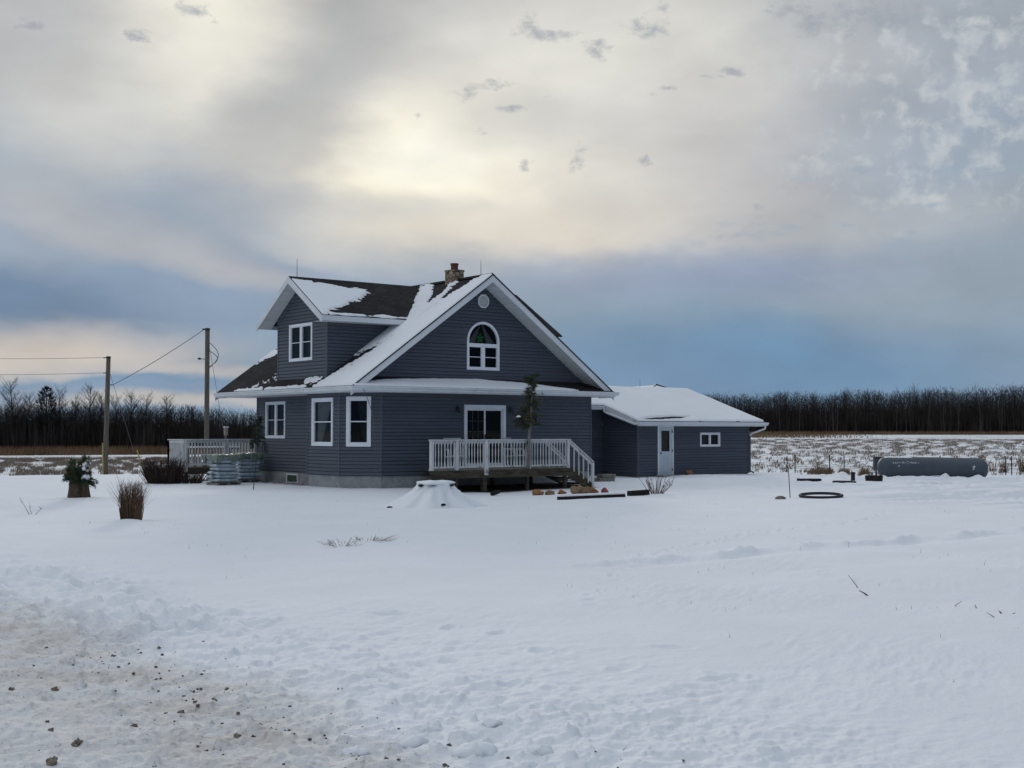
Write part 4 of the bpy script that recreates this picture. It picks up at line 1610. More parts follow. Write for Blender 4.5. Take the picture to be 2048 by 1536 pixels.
wN = window(PN, *anW, 'slide', frame_w=.07)
curtain(PN, (anW[0] + .05, anW[0] + .6), 1.78, 1.22, -.15, wN, 'curtain_dark', folds=3)
for x in (10.55, 18.35):
    MB().tube([(x, AR, 3.8), (x, AR, 3.83 + .42)], [.012, .006], 5).build('lightning_rod', 'metal_grey', house)

# ------------------------------------------------------------------ snow lying on the roofs


def snow_sheet(name, label, patches, parent=None):
    """patches: (pos(u,v)->xyz arrays, nu, nv, u range, v range, mask(u,v), thickness); one uneven sheet, edges where the mask runs out"""
    Vs, Fs, off = [], [], 0
    for (pos, nu, nv, ur, vr, mask, T) in patches:
        U, V = np.meshgrid(np.linspace(*ur, nu), np.linspace(*vr, nv))
        m = mask(U, V)
        t = -0.016 + (T + 0.016) * sst(m, -0.06, 0.16) * (1 + .18 * fbm(U * .8, V * .8, 2, 7))
        edge = np.minimum.reduce([U - ur[0], ur[1] - U, V - vr[0], vr[1] - V])
        t = np.where(edge < .001, -.016, t)
        P = pos(U, V)
        P[..., 2] += t
        idx = np.arange(nu * nv).reshape(nv, nu)
        F = np.stack([idx[:-1, :-1], idx[:-1, 1:], idx[1:, 1:], idx[1:, :-1]], -1).reshape(-1, 4)
        keep = (t.reshape(-1)[F] > -0.0155).any(1)
        F = F[keep]
        u, inv = np.unique(F, return_inverse=True)
        Vs.append(P.reshape(-1, 3)[u])
        Fs.append(inv.reshape(F.shape) + off)
        off += len(u)
    o = grid_mesh(name, np.concatenate(Vs), np.concatenate(Fs), 'roof_snow', parent=parent)
    return tag(o, label, 'snow', kind='stuff') if parent is None else o


def seg_d(u, v, a, b):
    a, b = np.array(a, float), np.array(b, float)
    d = b - a
    t = np.clip(((u - a[0]) * d[0] + (v - a[1]) * d[1]) / (d @ d), 0, 1)
    return np.hypot(u - a[0] - t * d[0], v - a[1] - t * d[1]), t


def mask_main(y, x):
    n = 0.16 * fbm(y * 1.6, x * 1.6, 4, 5) + 0.20 * fbm(y * 2.2, x * 8.0, 3, 15)
    row = 0.10 * np.sin(x * 2 * np.pi / .115) - .55 * sst(fbm(y * 3.5, x * 9.0, 3, 19), .25, .7) * sst(x, -1.3, -.9) * sst(y, .45, .8)
    m = np.where(y < 2.1, 0.65, -0.6)
    # bare wedge in front of the dormer's foot
    d, t = seg_d(y, x, (2.7, -1.2), (1.0, .75))
    m = np.minimum(m, (d - (.62 - .58 * t)) * 1.6)
    # bare streaks towards the ridge
    hi = sst(x, 2.25, 2.9)
    d1 = np.abs(y - (2.55 - .95 * (4.15 - x) / 1.9)) - .70 * sst(x, 2.1, 3.4)
    d2 = np.abs(y - (.80 + .02 * (4.15 - x))) - .50 * sst(x, 2.7, 4.0)
    m = np.where(x > 2.05, np.minimum(m, np.minimum(d1 * 1.8 + (1 - hi), d2 * 1.8)), m)
    # snow kept in the valley beside the dormer
    val = DY - ((RX - x) * RM - (RZ - DZ)) / DM
    inval = (x > 1.9) & (y < val + .1) & (y > val - 1.0)
    m = np.where(inval & (y > 1.2), np.maximum(m, (.62 - np.abs(y - val + .36) * 1.2)), m)
    # left of the dormer: a wisp and the line along the gutter, and the far top corner
    d3, t3 = seg_d(y, x, (5.7, -.55), (7.0, -1.35))
    m = np.maximum(m, .02 - d3 * .9 + .30 * fbm(y * 7, x * 9, 3, 33))
    m = np.maximum(m, np.where(y > 2.2, .34 - (x + 1.42) * 2.6 - sst(y, 7.4, 8.6) * .5 - (1 - sst(y, 2.2, 3.4)) * .2, m))
    d4, t4 = seg_d(y, x, (9.3, .75), (8.0, 1.9))
    m = np.maximum(m, .38 - d4 * .85)
    d5, t5 = seg_d(y, x, (2.3, -.98), (3.2, -.98))
    m = np.maximum(m, .20 - d5 * 1.3)
    m = m + n + row * np.where(y < 2.1, 1.0, .3)
    m = np.where((x > 4.0), m - .12, m)
    return m


def pos_main(y, x):
    return np.stack([x, y, RZ - RM * np.abs(x - RX) + 0 * y], -1)


def mask_dorm(x, v):
    w = v / 2.36
    n = 0.12 * fbm(x * 1.5, v * 1.5, 4, 25) + 0.16 * fbm(x * 2.0, v * 9, 3, 26)
    s = x + 1.42
    top = .93 - .055 * s
    bot = .02 + .20 * s ** 1.15
    m = np.minimum(np.minimum((top - w) * 3, (w - bot) * 3), (2.75 - s) * .9)
    m = np.minimum(m, .6)
    edge = .22 - np.abs(v - .08) * 4.5 + .20 * fbm(x * 2.3, v * .5, 2, 29)
    m = np.maximum(m, np.where(s > .3, edge - .02, -1))
    return m + n * (1 - .5 * (m > .4))


def pos_dorm(x, v):
    y = dy0 + v
    return np.stack([x, y, DZ - DM * np.abs(y - DY)], -1)


def mask_skirt(x, v):
    vt = .93 * (1 - ((x - 3.1) / 5.0) ** 2) + .05 * fbm(x * .9, v, 3, 35)
    return np.minimum((vt - v) * 3.0, .5) + .05 * fbm(x * 3, v * 6, 3, 37) - .35 * (1 - sst(v, .0, .06)) * (fbm(x * 1.6, v * 0, 2, 39) > .15)


def pos_skirt(x, v):
    return np.stack([x, -.62 + .89 * v, SKB + (SKT - SKB) * v + 0 * x], -1)


snow_sheet('roof_snow', 'patchy thin snow lying in streaks on the dark farmhouse main roof, dormer and skirt', [
    (pos_main, 260, 240, (YF - .05, YB - .01), (XL + .01, RX - .03), mask_main, .05),
    (pos_dorm, 180, 130, (DRX + .01, 3.1), (.01, 2.33), mask_dorm, .05),
    (pos_skirt, 300, 40, (XL + .05, XR - .65), (.0, .97), mask_skirt, .05)])


def mask_annex(x, y):
    d, t = seg_d(x, y, (14.0, 2.56), (17.35, 2.98))
    lens = .19 * np.sin(np.pi * np.clip(t, 0, 1)) ** .6 + .01
    m = np.minimum(.7, (d - lens) * 3 + .02)
    m = m + .10 * fbm(x * 1.5, y * 3, 4, 45) + .04 * fbm(x * 5, y * 12, 3, 46)
    m = np.where((y < BE + .03) & (x < AXL + .03), -1, m)
    thin = (y < 2.52) & (x > 17.2) & (fbm(x * 1.4, y * 0, 2, 48) > .25)
    return np.where(thin, m - .7, m)


snow_sheet('roof_snow', 'smooth unbroken snow blanket covering the low annex roof', [
    (lambda x, y: np.stack([x, y, annex_z(y)], -1), 330, 130, (8.7, AXE - .01), (AE + .01, AR), mask_annex, .075),
    (lambda x, y: np.stack([x, y, annex_z(y)], -1), 80, 40, (8.7, AXE - .01), (AR - .01, 11.9), lambda x, y: .5 + 0 * x, .07)])

# ------------------------------------------------------------------ front deck
DKZ, DKY = 0.64, -2.2
deck = thing('front_deck', 'raised wooden front deck with peeling white railing and steps at its right end', 'deck', (3.2, -1.1, -.15))
deck.location = (0, 0, 0)
mb = MB()
DX0, DX1 = 0.45, 6.15
for k in range(16):
    y0 = DKY + k * .1375
    xl = DX0 + (y0 - DKY) * .67
    mb.box(xl, DX1, y0 + .004, y0 + .132, DKZ - .035, DKZ)
mb.build('floor_boards', 'grey_wood', deck)
mb = MB()
mb.box(DX0, DX1, DKY - .02, DKY + .02, DKZ - .285, DKZ - .037)
mb.beam((DX0, DKY, DKZ - .16), (DX0 + 1.45, -.05, DKZ - .16), .04, .245)
mb.box(DX1 - .04, DX1 - .002, DKY + .021, -.05, DKZ - .285, DKZ - .037)
mb.build('rim_joist', 'deck_wood', deck)
postx = [0.55, 1.47, 2.60, 4.38, 6.02]
for i, x in enumerate(postx):
    w = .075 if i == 2 else .05
    g = gz(x, DKY + .1)
    MB().box(x - w, x + w, DKY + .022, DKY + .022 + 2 * w, g - .3, DKZ - .04).build('leg', 'deck_wood', deck)
for x in (2.3, 4.3, 6.0):
    MB().box(x - .05, x + .05, -.35, -.25, -.4, DKZ - .04).build('leg', 'deck_wood', deck)
RT = 1.60
mb = MB()
mb.box(DX0 - .03, DX1 + .03, DKY - .075, DKY + .075, RT - .03, RT)
rails = mb.build('railing', 'peeling', deck)
MB().box(DX0, DX1, DKY - .02, DKY + .02, RT - .125, RT - .032).build('top_rail', 'peeling', rails)
MB().box(DX0, DX1, DKY - .025, DKY + .025, DKZ + .05, DKZ + .10).build('bottom_rail', 'peeling', rails)
rposts = [0.49, 1.45, 2.60, 4.38, 6.08]
for i, x in enumerate(rposts):
    w = .075 if i == 2 else .048
    MB().box(x - w, x + w, DKY - .062, DKY + .05, DKZ - .2 if i == 2 else DKZ - .02, RT - .031).build('post', 'peeling', rails)
BAL = [(.019, 0), (.019, .14), (.011, .16), (.017, .19), (.010, .22), (.0155, .36), (.0155, .50), (.010, .63), (.017, .66), (.011, .68), (.019, .70), (.019, .78)]
rnd = random.Random(5)
for a, b, n in ((0, 1, 7), (1, 2, 9), (2, 3, 13), (3, 4, 13)):
    for k in range(1, n + 1):
        x = rposts[a] + (rposts[b] - rposts[a]) * k / (n + 1.0)
        bl = MB().lathe([(r * 1.25, z) for r, z in BAL], (0, 0, 0), 6).build('baluster', 'peeling', rails)
        bl.location = (x + rnd.uniform(-.006, .006), DKY - .035, DKZ + .095)
        bl.rotation_euler = (0, rnd.uniform(-.008, .008), rnd.uniform(0, 1))
# side railing by the house, seen through the front one
MB().beam((DX0 + .04, DKY, RT - .05), (DX0 + 1.42, -.08, RT - .05), .07, .06).build('side_rail', 'peeling', rails)
# steps
SX1 = 7.22
st = MB()
nst = 3
for k in range(nst):
    zt_ = DKZ - (k + 1) * .19
    xk = DX1 + .02 + k * .27
    st2 = MB().box(xk, xk + .29, DKY + .05, DKY + 1.25, zt_ - .04, zt_)
    tr_ = st2.build('step', 'deck_wood', deck)
    sb = MB()
    sb.box(xk + .02, xk + .28, DKY + .07, DKY + 1.22, zt_, zt_ + .035)
    sb.build('snow', 'roof_snow', tr_, bevel=.015)
for yy in (DKY, DKY + 1.27):
    mb = MB()
    n = len(mb.v)
    gl_ = gz(7.1, yy) - .05
    for y in (yy, yy + .045):
        mb.v += [(DX1, y, DKZ - .04), (DX1 + .30, y, DKZ - .04), (SX1 - .02, y, gl_ + .18), (SX1 - .02, y, gl_), (SX1 - .22, y, gl_), (DX1, y, DKZ - .36)]
    mb.f += [(n, n + 1, n + 2, n + 3, n + 4, n + 5), (n + 11, n + 10, n + 9, n + 8, n + 7, n + 6)]
    for i in range(6):
        j = (i + 1) % 6
        mb.f.append((n + i, n + j, n + 6 + j, n + 6 + i))
    mb.build('stringer', 'deck_wood', deck)
for yy in (DKY - .01, DKY + 1.30):
    mb = MB()
    mb.beam((DX1 - .04, yy, RT - .02), (SX1, yy, .80), .13, .032)
    sr = mb.build('stair_rail', 'peeling', deck)
    MB().beam((DX1 + .0, yy, RT - .12), (SX1 - .02, yy, .71), .035, .085).build('stair_rail', 'peeling', sr)
    MB().box(SX1 - .06, SX1 + .03, yy - .045, yy + .045, gz(SX1, yy) - .2, .77).build('post', 'peeling', sr)
    for k in range(1, 5):
        f = k / 5.0
        x = DX1 + (SX1 - DX1) * f
        z1_ = RT - .09 + (.74 - RT + .06) * f
        z0_ = DKZ - .02 - .66 * f
        MB().box(x - .017, x + .017, yy - .017, yy + .017, z0_, z1_).build('baluster', 'peeling', sr)


def sling_chair(name, label, x, y, rz):
    t = thing(name, label, 'chair', (x, y, DKZ), 'patio chairs on the front deck', rz)
    mb = MB()
    for s in (-.29, .29):
        mb.tube([(s, -.24, .02), (s, -.26, .40), (s, -.20, .60), (s, .22, .60)], .016, 6)
        mb.tube([(s, .34, .02), (s * .98, .20, .40), (s * .98, .34, .98)], .016, 6)
        mb.tube([(s * .98, -.26, .40), (s * .98, .20, .36)], .016, 6)
    mb.tube([(-.285, .34, .98), (.285, .34, .98)], .016, 6)
    mb.tube([(-.285, -.26, .40), (.285, -.26, .40)], .016, 6)
    mb.tube([(-.29, .33, .05), (.29, .33, .05)], .014, 6)
    mb.build('chair_frame', 'chair_frame', t)
    mb = MB()
    prof = [(-.25, .405), (-.05, .375), (.16, .36), (.215, .44), (.27, .70), (.33, .96)]
    for (y0, z0), (y1, z1) in zip(prof, prof[1:]):
        mb.quad((-.26, y0, z0), (.26, y0, z0), (.26, y1, z1), (-.26, y1, z1))
    mb.build('sling_seat', 'chair_cloth', t)
    mb = MB()
    for s in (-.29, .29):
        mb.box(s - .03, s + .03, -.2, .22, .612, .635)
    mb.build('armrest', 'chair_frame', t)
    return t


sling_chair('patio_chair', 'pale framed sling chair on the front deck behind the railing, right of the sliding door', 4.75, -.95, .35)
sling_chair('patio_chair', 'pale framed sling chair on the front deck, left of the sliding door', 2.35, -.85, -.3)

# ------------------------------------------------------------------ evergreen boughs, twigs and trees


def bough(mb, p, q, droop, needle=.05, n=60, spread=.06, w=.012, rnd=random):
    """a needle-covered branch from p to q"""
    p, q = Vector(p), Vector(q)
    for i in range(n):
        t = rnd.random() ** .8
        c = p.lerp(q, t) - Vector((0, 0, droop * t * t))
        d = (q - p).normalized() * .6 + Vector((rnd.uniform(-1, 1), rnd.uniform(-1, 1), rnd.uniform(-.8, .6)))
        d.normalize()
        c += Vector((rnd.uniform(-1, 1), rnd.uniform(-1, 1), rnd.uniform(-1, 1))) * spread * (1 - .5 * t)
        mb.blade(c, c + d * needle * rnd.uniform(.6, 1.4), w * rnd.uniform(.7, 1.3))


def crown(trunk, z0, z1, rad_f, nb, mat, parent, seed, name='crown', needle=.07, nper=70, w=.02, axis=None):
    """boughs around an upright (or leaning) stem; rad_f(t) gives the reach at height fraction t"""
    r = random.Random(seed)
    mb, wood = MB(), MB()
    for k in range(nb):
        t = (k + r.random()) / nb
        b = trunk(z0 + (z1 - z0) * t)
        a = r.uniform(0, 2 * math.pi)
        L = rad_f(t) * r.uniform(.45, 1.15)
        up = r.uniform(-.25, .35) + .5 * t
        e = (b[0] + math.cos(a) * L, b[1] + math.sin(a) * L, b[2] + up * L)
        bough(mb, b, e, L * .25, needle, int(nper * (.4 + L)), needle * .7, w, r)
        wood.tube([b, e], [.009, .003], 3, cap=False)
    c = mb.build(name, mat, parent)
    wood.build('branches', 'twig', c)
    return c


# little spruce lashed to the deck rail
tx, ty = 4.24, DKY - .13


def tline(z):
    return (tx + (z - .3) * .06 + .02 * math.sin(z * 3), ty, z)


spr = thing('spruce_tree', 'thin cut spruce lashed upright to the front deck railing', 'tree', (tx, ty, gz(tx, ty)))
spr.location = (0, 0, 0)
MB().tube([tline(z) for z in (.62, 1.0, 1.4, 1.8, 2.3, 2.9, 3.5, 3.72)], [.062, .060, .057, .052, .040, .028, .014, .006], 8).build('trunk', 'grey_wood', spr, smooth=True)
crown(tline, 2.0, 3.70, lambda t: .56 * (1 - .60 * t) * (.80 + .30 * math.sin(t * 9)), 62, 'needles', spr, 11, needle=.085, nper=85, w=.022)
crown(tline, 2.2, 3.1, lambda t: .42, 14, 'needles_yellow', spr, 12, name='dead_boughs', needle=.08, nper=40, w=.02)
mb = MB()
bough(mb, tline(1.52), (tx - .18, ty - .02, 1.42), .12, .06, 40, .04, .018, random.Random(3))
mb.build('twig_tuft', 'needles_dark', spr)
MB().tube([(3.80, ty, 2.42), (4.68, ty, 2.44)], .012, 5).build('crossbar', 'metal_dark', spr)


def lantern(label, x, y, z, snow=True, s=1.0):
    t = thing('hanging_lantern', label, 'lantern', (x, y, z), 'black lanterns hanging by the house')
    mb = MB()
    mb.box(-.075 * s, .075 * s, -.075 * s, .075 * s, -.36 * s, -.33 * s)
    for a in (-1, 1):
        for b in (-1, 1):
            mb.box(a * .062 * s - .010, a * .062 * s + .010, b * .062 * s - .010, b * .062 * s + .010, -.33 * s, -.11 * s)
    mb.build('lantern_cage', 'metal_dark', t)
    MB().lathe([(.105 * s, -.11 * s), (.05 * s, -.05 * s), (.015, -.03 * s)], (0, 0, 0), 4).build('lantern_roof', 'metal_dark', t)
    MB().lathe([(.05 * s, -.325 * s), (.05 * s, -.13 * s)], (0, 0, 0), 10).build('lantern_glass', simple('smoked_glass', (.015, .018, .02), .15, .2, 4), t)
    MB().tube([(0, 0, -.04 * s), (0, 0, 0)], .006, 4).build('hook', 'metal_dark', t)
    if snow:
        MB().lathe([(.085 * s, -.085 * s), (.07 * s, -.055 * s), (.03 * s, -.025 * s)], (0, 0, 0), 8).build('snow_cap', 'roof_snow', t, smooth=True)
    return t


lantern('black lantern with a snow cap hanging left of the deck spruce', 3.86, ty, 2.41)
lantern('black lantern hanging right of the deck spruce', 4.62, ty, 2.43, False)

# hooked pole with evergreen boughs by the bay window
pb = (-3.57, 1.98)


def pline(z):
    return (pb[0] + (z + .1) * .055, pb[1] - (z + .1) * .085, z)


hp = thing('hook_pole', 'thin dark green garden pole with evergreen boughs, left of the house wall', 'garden pole', (0, 0, 0))
MB().tube([pline(z) for z in (gz(*pb) - .2, .4, 1.0, 1.6, 2.28)], .014, 6).build('pole', simple('green_pole_paint', (.02, .035, .035), .5, .2, 4), hp, smooth=True)
x0, y0, _ = pline(1.62)
MB().tube([(x0 - .16, y0 + .12, 1.52), (x0 - .1, y0 + .08, 1.66), (x0, y0, 1.66), (x0 + .1, y0 - .08, 1.66), (x0 + .18, y0 - .12, 1.54)], .009, 5).build('arm', 'metal_dark', hp)
crown(pline, 1.45, 2.30, lambda t: .34 * (1 - .7 * t), 34, 'needles_dark', hp, 21, name='boughs', needle=.07, nper=70, w=.02)
lantern('black lantern hanging from the garden pole, right of its stem', x0 + .18, y0 - .12, 1.54, False, 1.05)
lantern('small dark feeder hanging from the garden pole, left of its stem', x0 - .16, y0 + .12, 1.52, False, .6)

# stump planter with evergreen boughs, far left
sx, sy = -9.95, -.32
sg = gz(sx, sy)
stp = thing('stump_planter', 'broken hollow tree stump planter holding snowy evergreen boughs, far left yard', 'tree stump', (sx, sy, sg))


def stump_mesh(name, parent, R0, R1, H, mat, seed, flare=.5, notch=None, sides=40, rows=14, ex=2.2):
    r = np.random.RandomState(seed)
    ph = r.uniform(0, 6.28, 6)
    mb = MB()
    for j in range(rows + 1):
        f = j / rows
        for k in range(sides):
            a = 2 * math.pi * k / sides
            lob = .5 + .5 * math.sin(a * 5 + ph[0]) * .7 + .25 * math.sin(a * 3 + ph[1]) if ex > 2 else .55 + .75 * float(fbm(math.cos(a) * 1.7 + ph[0], math.sin(a) * 1.7 + .25 * f, 3, seed))
            R = R1 + (R0 - R1) * (1 - f) ** ex * (.55 + flare * lob)
            if ex > 2:
                R *= 1 + .05 * math.sin(a * 11 + ph[2]) + .03 * math.sin(a * 17 + ph[3] + f * 2)
            else:
                R *= 1 + .05 * float(fbm(math.cos(a) * 5 + 3, math.sin(a) * 5 + f * 1.5, 2, seed + 4))
            z = -.08 + (H + .08) * f
            if f > .9:
                z += .04 * math.sin(a * 4 + ph[4]) + .025 * math.sin(a * 9 + ph[5])
            if notch:
                d = abs((a - notch[0] + math.pi) % (2 * math.pi) - math.pi)
                if d < notch[1]:
                    R *= 1 - .45 * (1 - d / notch[1])
            mb.v.append((R * math.cos(a), R * math.sin(a), z))
    for j in range(rows):
        for k in range(sides):
            q = (k + 1) % sides
            mb.f.append((j * sides + k, j * sides + q, (j + 1) * sides + q, (j + 1) * sides + k))
    n = len(mb.v)
    mb.v.append((0, 0, H - .06))
    for k in range(sides):
        mb.f.append((rows * sides + k, rows * sides + (k + 1) % sides, n))
    return mb.build(name, mat, parent, smooth=True)


stp.scale = (.72, .72, .92)
stump_mesh('stump', stp, .47, .34, .60, 'bark', 3, .30, (4.55, .30))
r_ = random.Random(9)
mb = MB()
wood = MB()
for k in range(70):
    a = r_.uniform(0, 6.28)
    e = r_.uniform(.0, 1.5)
    L = r_.uniform(.40, .80) * (1 + .35 * (e > 1.0))
    b = (r_.uniform(-.28, .24), r_.uniform(-.25, .25), .52)
    q = (b[0] + math.cos(a) * math.cos(e) * L * .8 - .04, b[1] + math.sin(a) * math.cos(e) * L * .8 + .02, b[2] + math.sin(e) * L * 1.0 - .10)
    bough(mb, b, q, .12, .075, 170, .085, .020, r_)
    wood.tube([b, q], [.012, .004], 3, cap=False)
bo = mb.build('boughs', 'needles', stp)
wood.build('branches', 'twig', bo)
mb = MB()
for k in range(12):
    a = r_.uniform(2.2, 4.0)
    L = r_.uniform(.5, .8)
    b = (-.1, .05, .7)
    q = (b[0] + math.cos(a) * L * .55, b[1] + math.sin(a) * L * .3, b[2] + L * r_.uniform(.0, .55))
    bough(mb, b, q, .10, .08, 60, .07, .024, r_)
mb.build('yellowing_boughs', 'needles_yellow', stp)


def blob(mb, c, r, seed, sq=(1, 1, 1), sub=2, amp=.25):
    """rough lump"""
    bm_pts = []
    n1, n2 = 6 + 2 * sub, 8 + 4 * sub
    rr = np.random.RandomState(seed)
    ph = rr.uniform(0, 6.28, 8)
    n = len(mb.v)
    mb.v.append((c[0], c[1], c[2] - r * sq[2]))
    for j in range(1, n1):
        th = math.pi * j / n1
        for k in range(n2):
            a = 2 * math.pi * k / n2
            R = r * (1 + amp * (.5 * math.sin(2 * a + ph[0]) * math.sin(2 * th + ph[1]) + .35 * math.sin(3 * a + ph[2] + 2 * th) + .3 * math.sin(5 * a + ph[3]) * math.sin(4 * th + ph[4])))
            mb.v.append((c[0] + R * sq[0] * math.sin(th) * math.cos(a), c[1] + R * sq[1] * math.sin(th) * math.sin(a), c[2] - R * sq[2] * math.cos(th)))
    mb.v.append((c[0], c[1], c[2] + r * sq[2]))
    last = len(mb.v) - 1
    for k in range(n2):
        mb.f.append((n, n + 1 + (k + 1) % n2, n + 1 + k))
        mb.f.append((last, last - n2 + k, last - n2 + (k + 1) % n2))
    for j in range(n1 - 2):
        for k in range(n2):
            q = (k + 1) % n2
            a0_ = n + 1 + j * n2
            mb.f.append((a0_ + k, a0_ + q, a0_ + n2 + q, a0_ + n2 + k))
    return mb


mb = MB()
for (a, b, c, r) in ((.14, -.24, .98, .10), (.06, -.30, .86, .07), (.30, -.22, 1.02, .06), (.10, -.28, .60, .12), (.22, -.25, .60, .10), (.2, -.28, .80, .05)):
    blob(mb, (a, b, c), r, int(c * 100), (1.1, 1, .75), 1, .4)
mb.build('snow_clump', 'roof_snow', stp, smooth=True)

# snow covered flaring stump before the deck
ss = (-3.15, -7.75)
fs = thing('snowy_stump', 'wide flaring tree stump buried in smooth snow before the front deck', 'tree stump', (ss[0], ss[1], gz(*ss)))
fs.scale = (.82, .82, .80)
stump_mesh('stump', fs, 1.50, .60, .74, 'roof_snow', 8, .95, None, 96, 26, 1.6)
mb = MB()
N_ = 40
for f_, z_ in ((1.02, .715), (1.06, .735), (.98, .775), (.6, .80)):
    for k in range(N_):
        a = 2 * math.pi * k / N_
        R = .60 * f_ * (1 + .09 * math.sin(a * 2 + 1) + .05 * math.sin(a * 3 + 2.2) + .03 * math.sin(a * 7))
        mb.v.append((R * math.cos(a), R * math.sin(a), z_ + .012 * math.sin(a * 5) + (.03 * math.sin(2 * a + 2) if f_ > 1 else .02)))
mb.v.append((0, 0, .825))
for j in range(3):
    for k in range(N_):
        q = (k + 1) % N_
        mb.f.append((j * N_ + k, j * N_ + q, (j + 1) * N_ + q, (j + 1) * N_ + k))
for k in range(N_):
    mb.f.append((3 * N_ + k, 3 * N_ + (k + 1) % N_, 4 * N_))
mb.build('snow_cap', 'roof_snow', fs, smooth=True)
for (a, z, w) in ((-1.25, .690, .07), (-.62, .70, .045), (3.35, .68, .08)):
    mb = MB()
    blob(mb, (.66 * math.cos(a), .66 * math.sin(a), z), w, int(z * 1000), (1, 1, .55), 1, .3)
    mb.build('bark_patch', 'timber', fs)
for (a, R, z) in ((-1.95, 1.15, .10), (-3.25, 1.62, .0)):
    mb = MB()
    blob(mb, (R * math.cos(a), R * math.sin(a), z), .07, int(R * 100), (1.2, .8, .5), 1, .4)
    mb.build('bark_patch', 'timber', fs)


# bare twigs
def twig_clump(name, label, cat, x, y, n, H, spread, mat, seed, base=.15, w=.010, fork=2, group=None, lean=(0, 0), wisps=0):
    r = random.Random(seed)
    mb = MB()
    z0 = gz(x, y)
    for k in range(n):
        a = r.uniform(0, 6.28)
        R = base * math.sqrt(r.random())
        p0 = Vector((R * math.cos(a), R * math.sin(a), -.08))
        h = H * r.uniform(.45, 1.05)
        out = spread * (.3 + R / max(base, .01)) * r.uniform(.3, 1.2)
        b = r.gauss(a, .5)
        p2 = p0 + Vector((math.cos(b) * out + lean[0] * h, math.sin(b) * out + lean[1] * h, h))
        p1 = p0.lerp(p2, .5) + Vector((r.uniform(-1, 1), r.uniform(-1, 1), .2)) * .05 * H
        mb.tube([p0, p1, p2], [w * r.uniform(.7, 1.2), w * .7, w * .25], 3, cap=False)
        for f in range(fork):
            t = r.uniform(.35, .9)
            q = p1.lerp(p2, t)
            e = q + Vector((r.uniform(-1, 1), r.uniform(-1, 1), r.uniform(.4, 1.4))) * .22 * H * r.uniform(.4, 1)
            mb.tube([q, e], [w * .45, w * .15], 3, cap=False)
    for k in range(wisps):
        a = r.uniform(0, 6.28)
        p0 = Vector((base * .8 * math.cos(a), base * .8 * math.sin(a), 0))
        L = H * r.uniform(.5, 1.12)
        o_ = r.uniform(.05, .42) * H
        p1 = p0 + Vector((math.cos(a) * o_ * .35, math.sin(a) * o_ * .35, L * .6))
        p2 = p0 + Vector((math.cos(a) * o_, math.sin(a) * o_, L))
        mb.tube([p0, p1, p2], [w * .6, w * .45, w * .2], 3, cap=False)
    o = mb.build(name, mat, loc=(x, y, z0))
    return tag(o, label, cat, group)


twig_clump('ornamental_grass', 'tall red-brown clump of dry stalks, left front yard', 'plant', -11.5, -8.15, 260, .90, .05, 'twig', 31, .22, .0075, 2, wisps=70)
twig_clump('sapling', 'small bare grey sapling with two forked stems, leftmost in the yard', 'sapling', -12.5, -4.5, 3, .52, .20, 'twig_grey', 35, .04, .009, 4)
twig_clump('bare_shrub', 'small bare red-brown shrub before the annex', 'shrub', 5.55, -7.05, 30, .62, .42, 'twig_red', 37, .16, .012, 3)
twig_clump('bare_bush', 'dense dark leafless bush beside the side deck', 'bush', -3.95, 8.35, 620, .98, .30, 'bush', 41, .55, .011, 2)
twig_clump('bare_bush', 'lower dark leafless bush before the side deck lattice', 'bush', -3.05, 8.3, 300, .55, .25, 'bush', 43, .50, .010, 2)
for i, (x, y, l) in enumerate(((-10.75, -16.0, 'small tuft of bent dry grass poking from the snow, left of two'), (-10.1, -15.85, 'wider tuft of bent dry grass poking from the snow, right of two'))):
    twig_clump('grass_tuft', l, 'grass tuft', x, y, 46, .16, .30, 'twig', 51 + i, .16, .006, 1, 'dry grass tufts in the front snow', (.6 if i else -.4, -.3))
twig_clump('grass_tuft', 'dark tuft of flattened dead grass in the near snow, bottom centre', 'grass tuft', -16.75, -29.6, 40, .07, .14, 'twig', 55, .07, .0035, 1, 'dry grass tufts in the front snow', (.8, -.2))

# ------------------------------------------------------------------ oddments before the deck


def timber(name, label, p, q, w, h, snow=True, group=None, mat='timber', lift=0.0):
    p3 = Vector((p[0], p[1], gz(*p) + h / 2 - .05 + lift))
    q3 = Vector((q[0], q[1], gz(*q) + h / 2 - .05 + lift))
    t = thing(name, label, 'timber', (0, 0, 0), group)
    MB().beam(p3, q3, w, h).build('beam', mat, t, bevel=.01)
    if snow:
        u = Vector((0, 0, h / 2 + .028))
        MB().beam(p3 + u, q3 + u, w * 1.08, .06).build('snow_cap', 'roof_snow', t, bevel=.025)
    return t


timber('edging_timber', 'dark snow-capped edging timber before the orange scraps', (1.75, -6.9), (3.9, -7.4), .16, .14)
timber('edging_timber', 'shorter dark edging timber beside the bare shrub', (4.5, -6.95), (5.25, -7.0), .18, .20, False)
timber('edging_timber', 'snow-capped plank lying behind the snowy stump', (-.6, -3.2), (1.0, -2.95), .18, .14)
for i, (x, y) in enumerate(((1.95, -3.6),)):
    mb = MB()
    mb.tube([(-.16, -.02, .06), (.16, .03, .12)], [.07, .06], 9)
    o = mb.build('log', 'timber', loc=(x, y, gz(x, y)))
    tag(o, 'short dark log lying in the snow before the deck', 'log')
SCR = [(3.02, -4.35, .13, 'orange', 'rotting orange pumpkin half sunk in snow, leftmost of the scraps'), (3.38, -4.5, .10, 'tan', 'tan broken scrap beside the leftmost rotting pumpkin'),
       (3.85, -4.55, .09, 'orange', 'small orange scrap in the middle of the litter before the deck'), (4.30, -4.75, .17, 'tan', 'largest tan scrap heap below the deck steps'),
       (4.62, -4.75, .15, 'tan', 'pale tan scrap with snow on it below the deck steps'), (4.95, -4.7, .14, 'orange', 'orange pumpkin piece below the deck steps')]
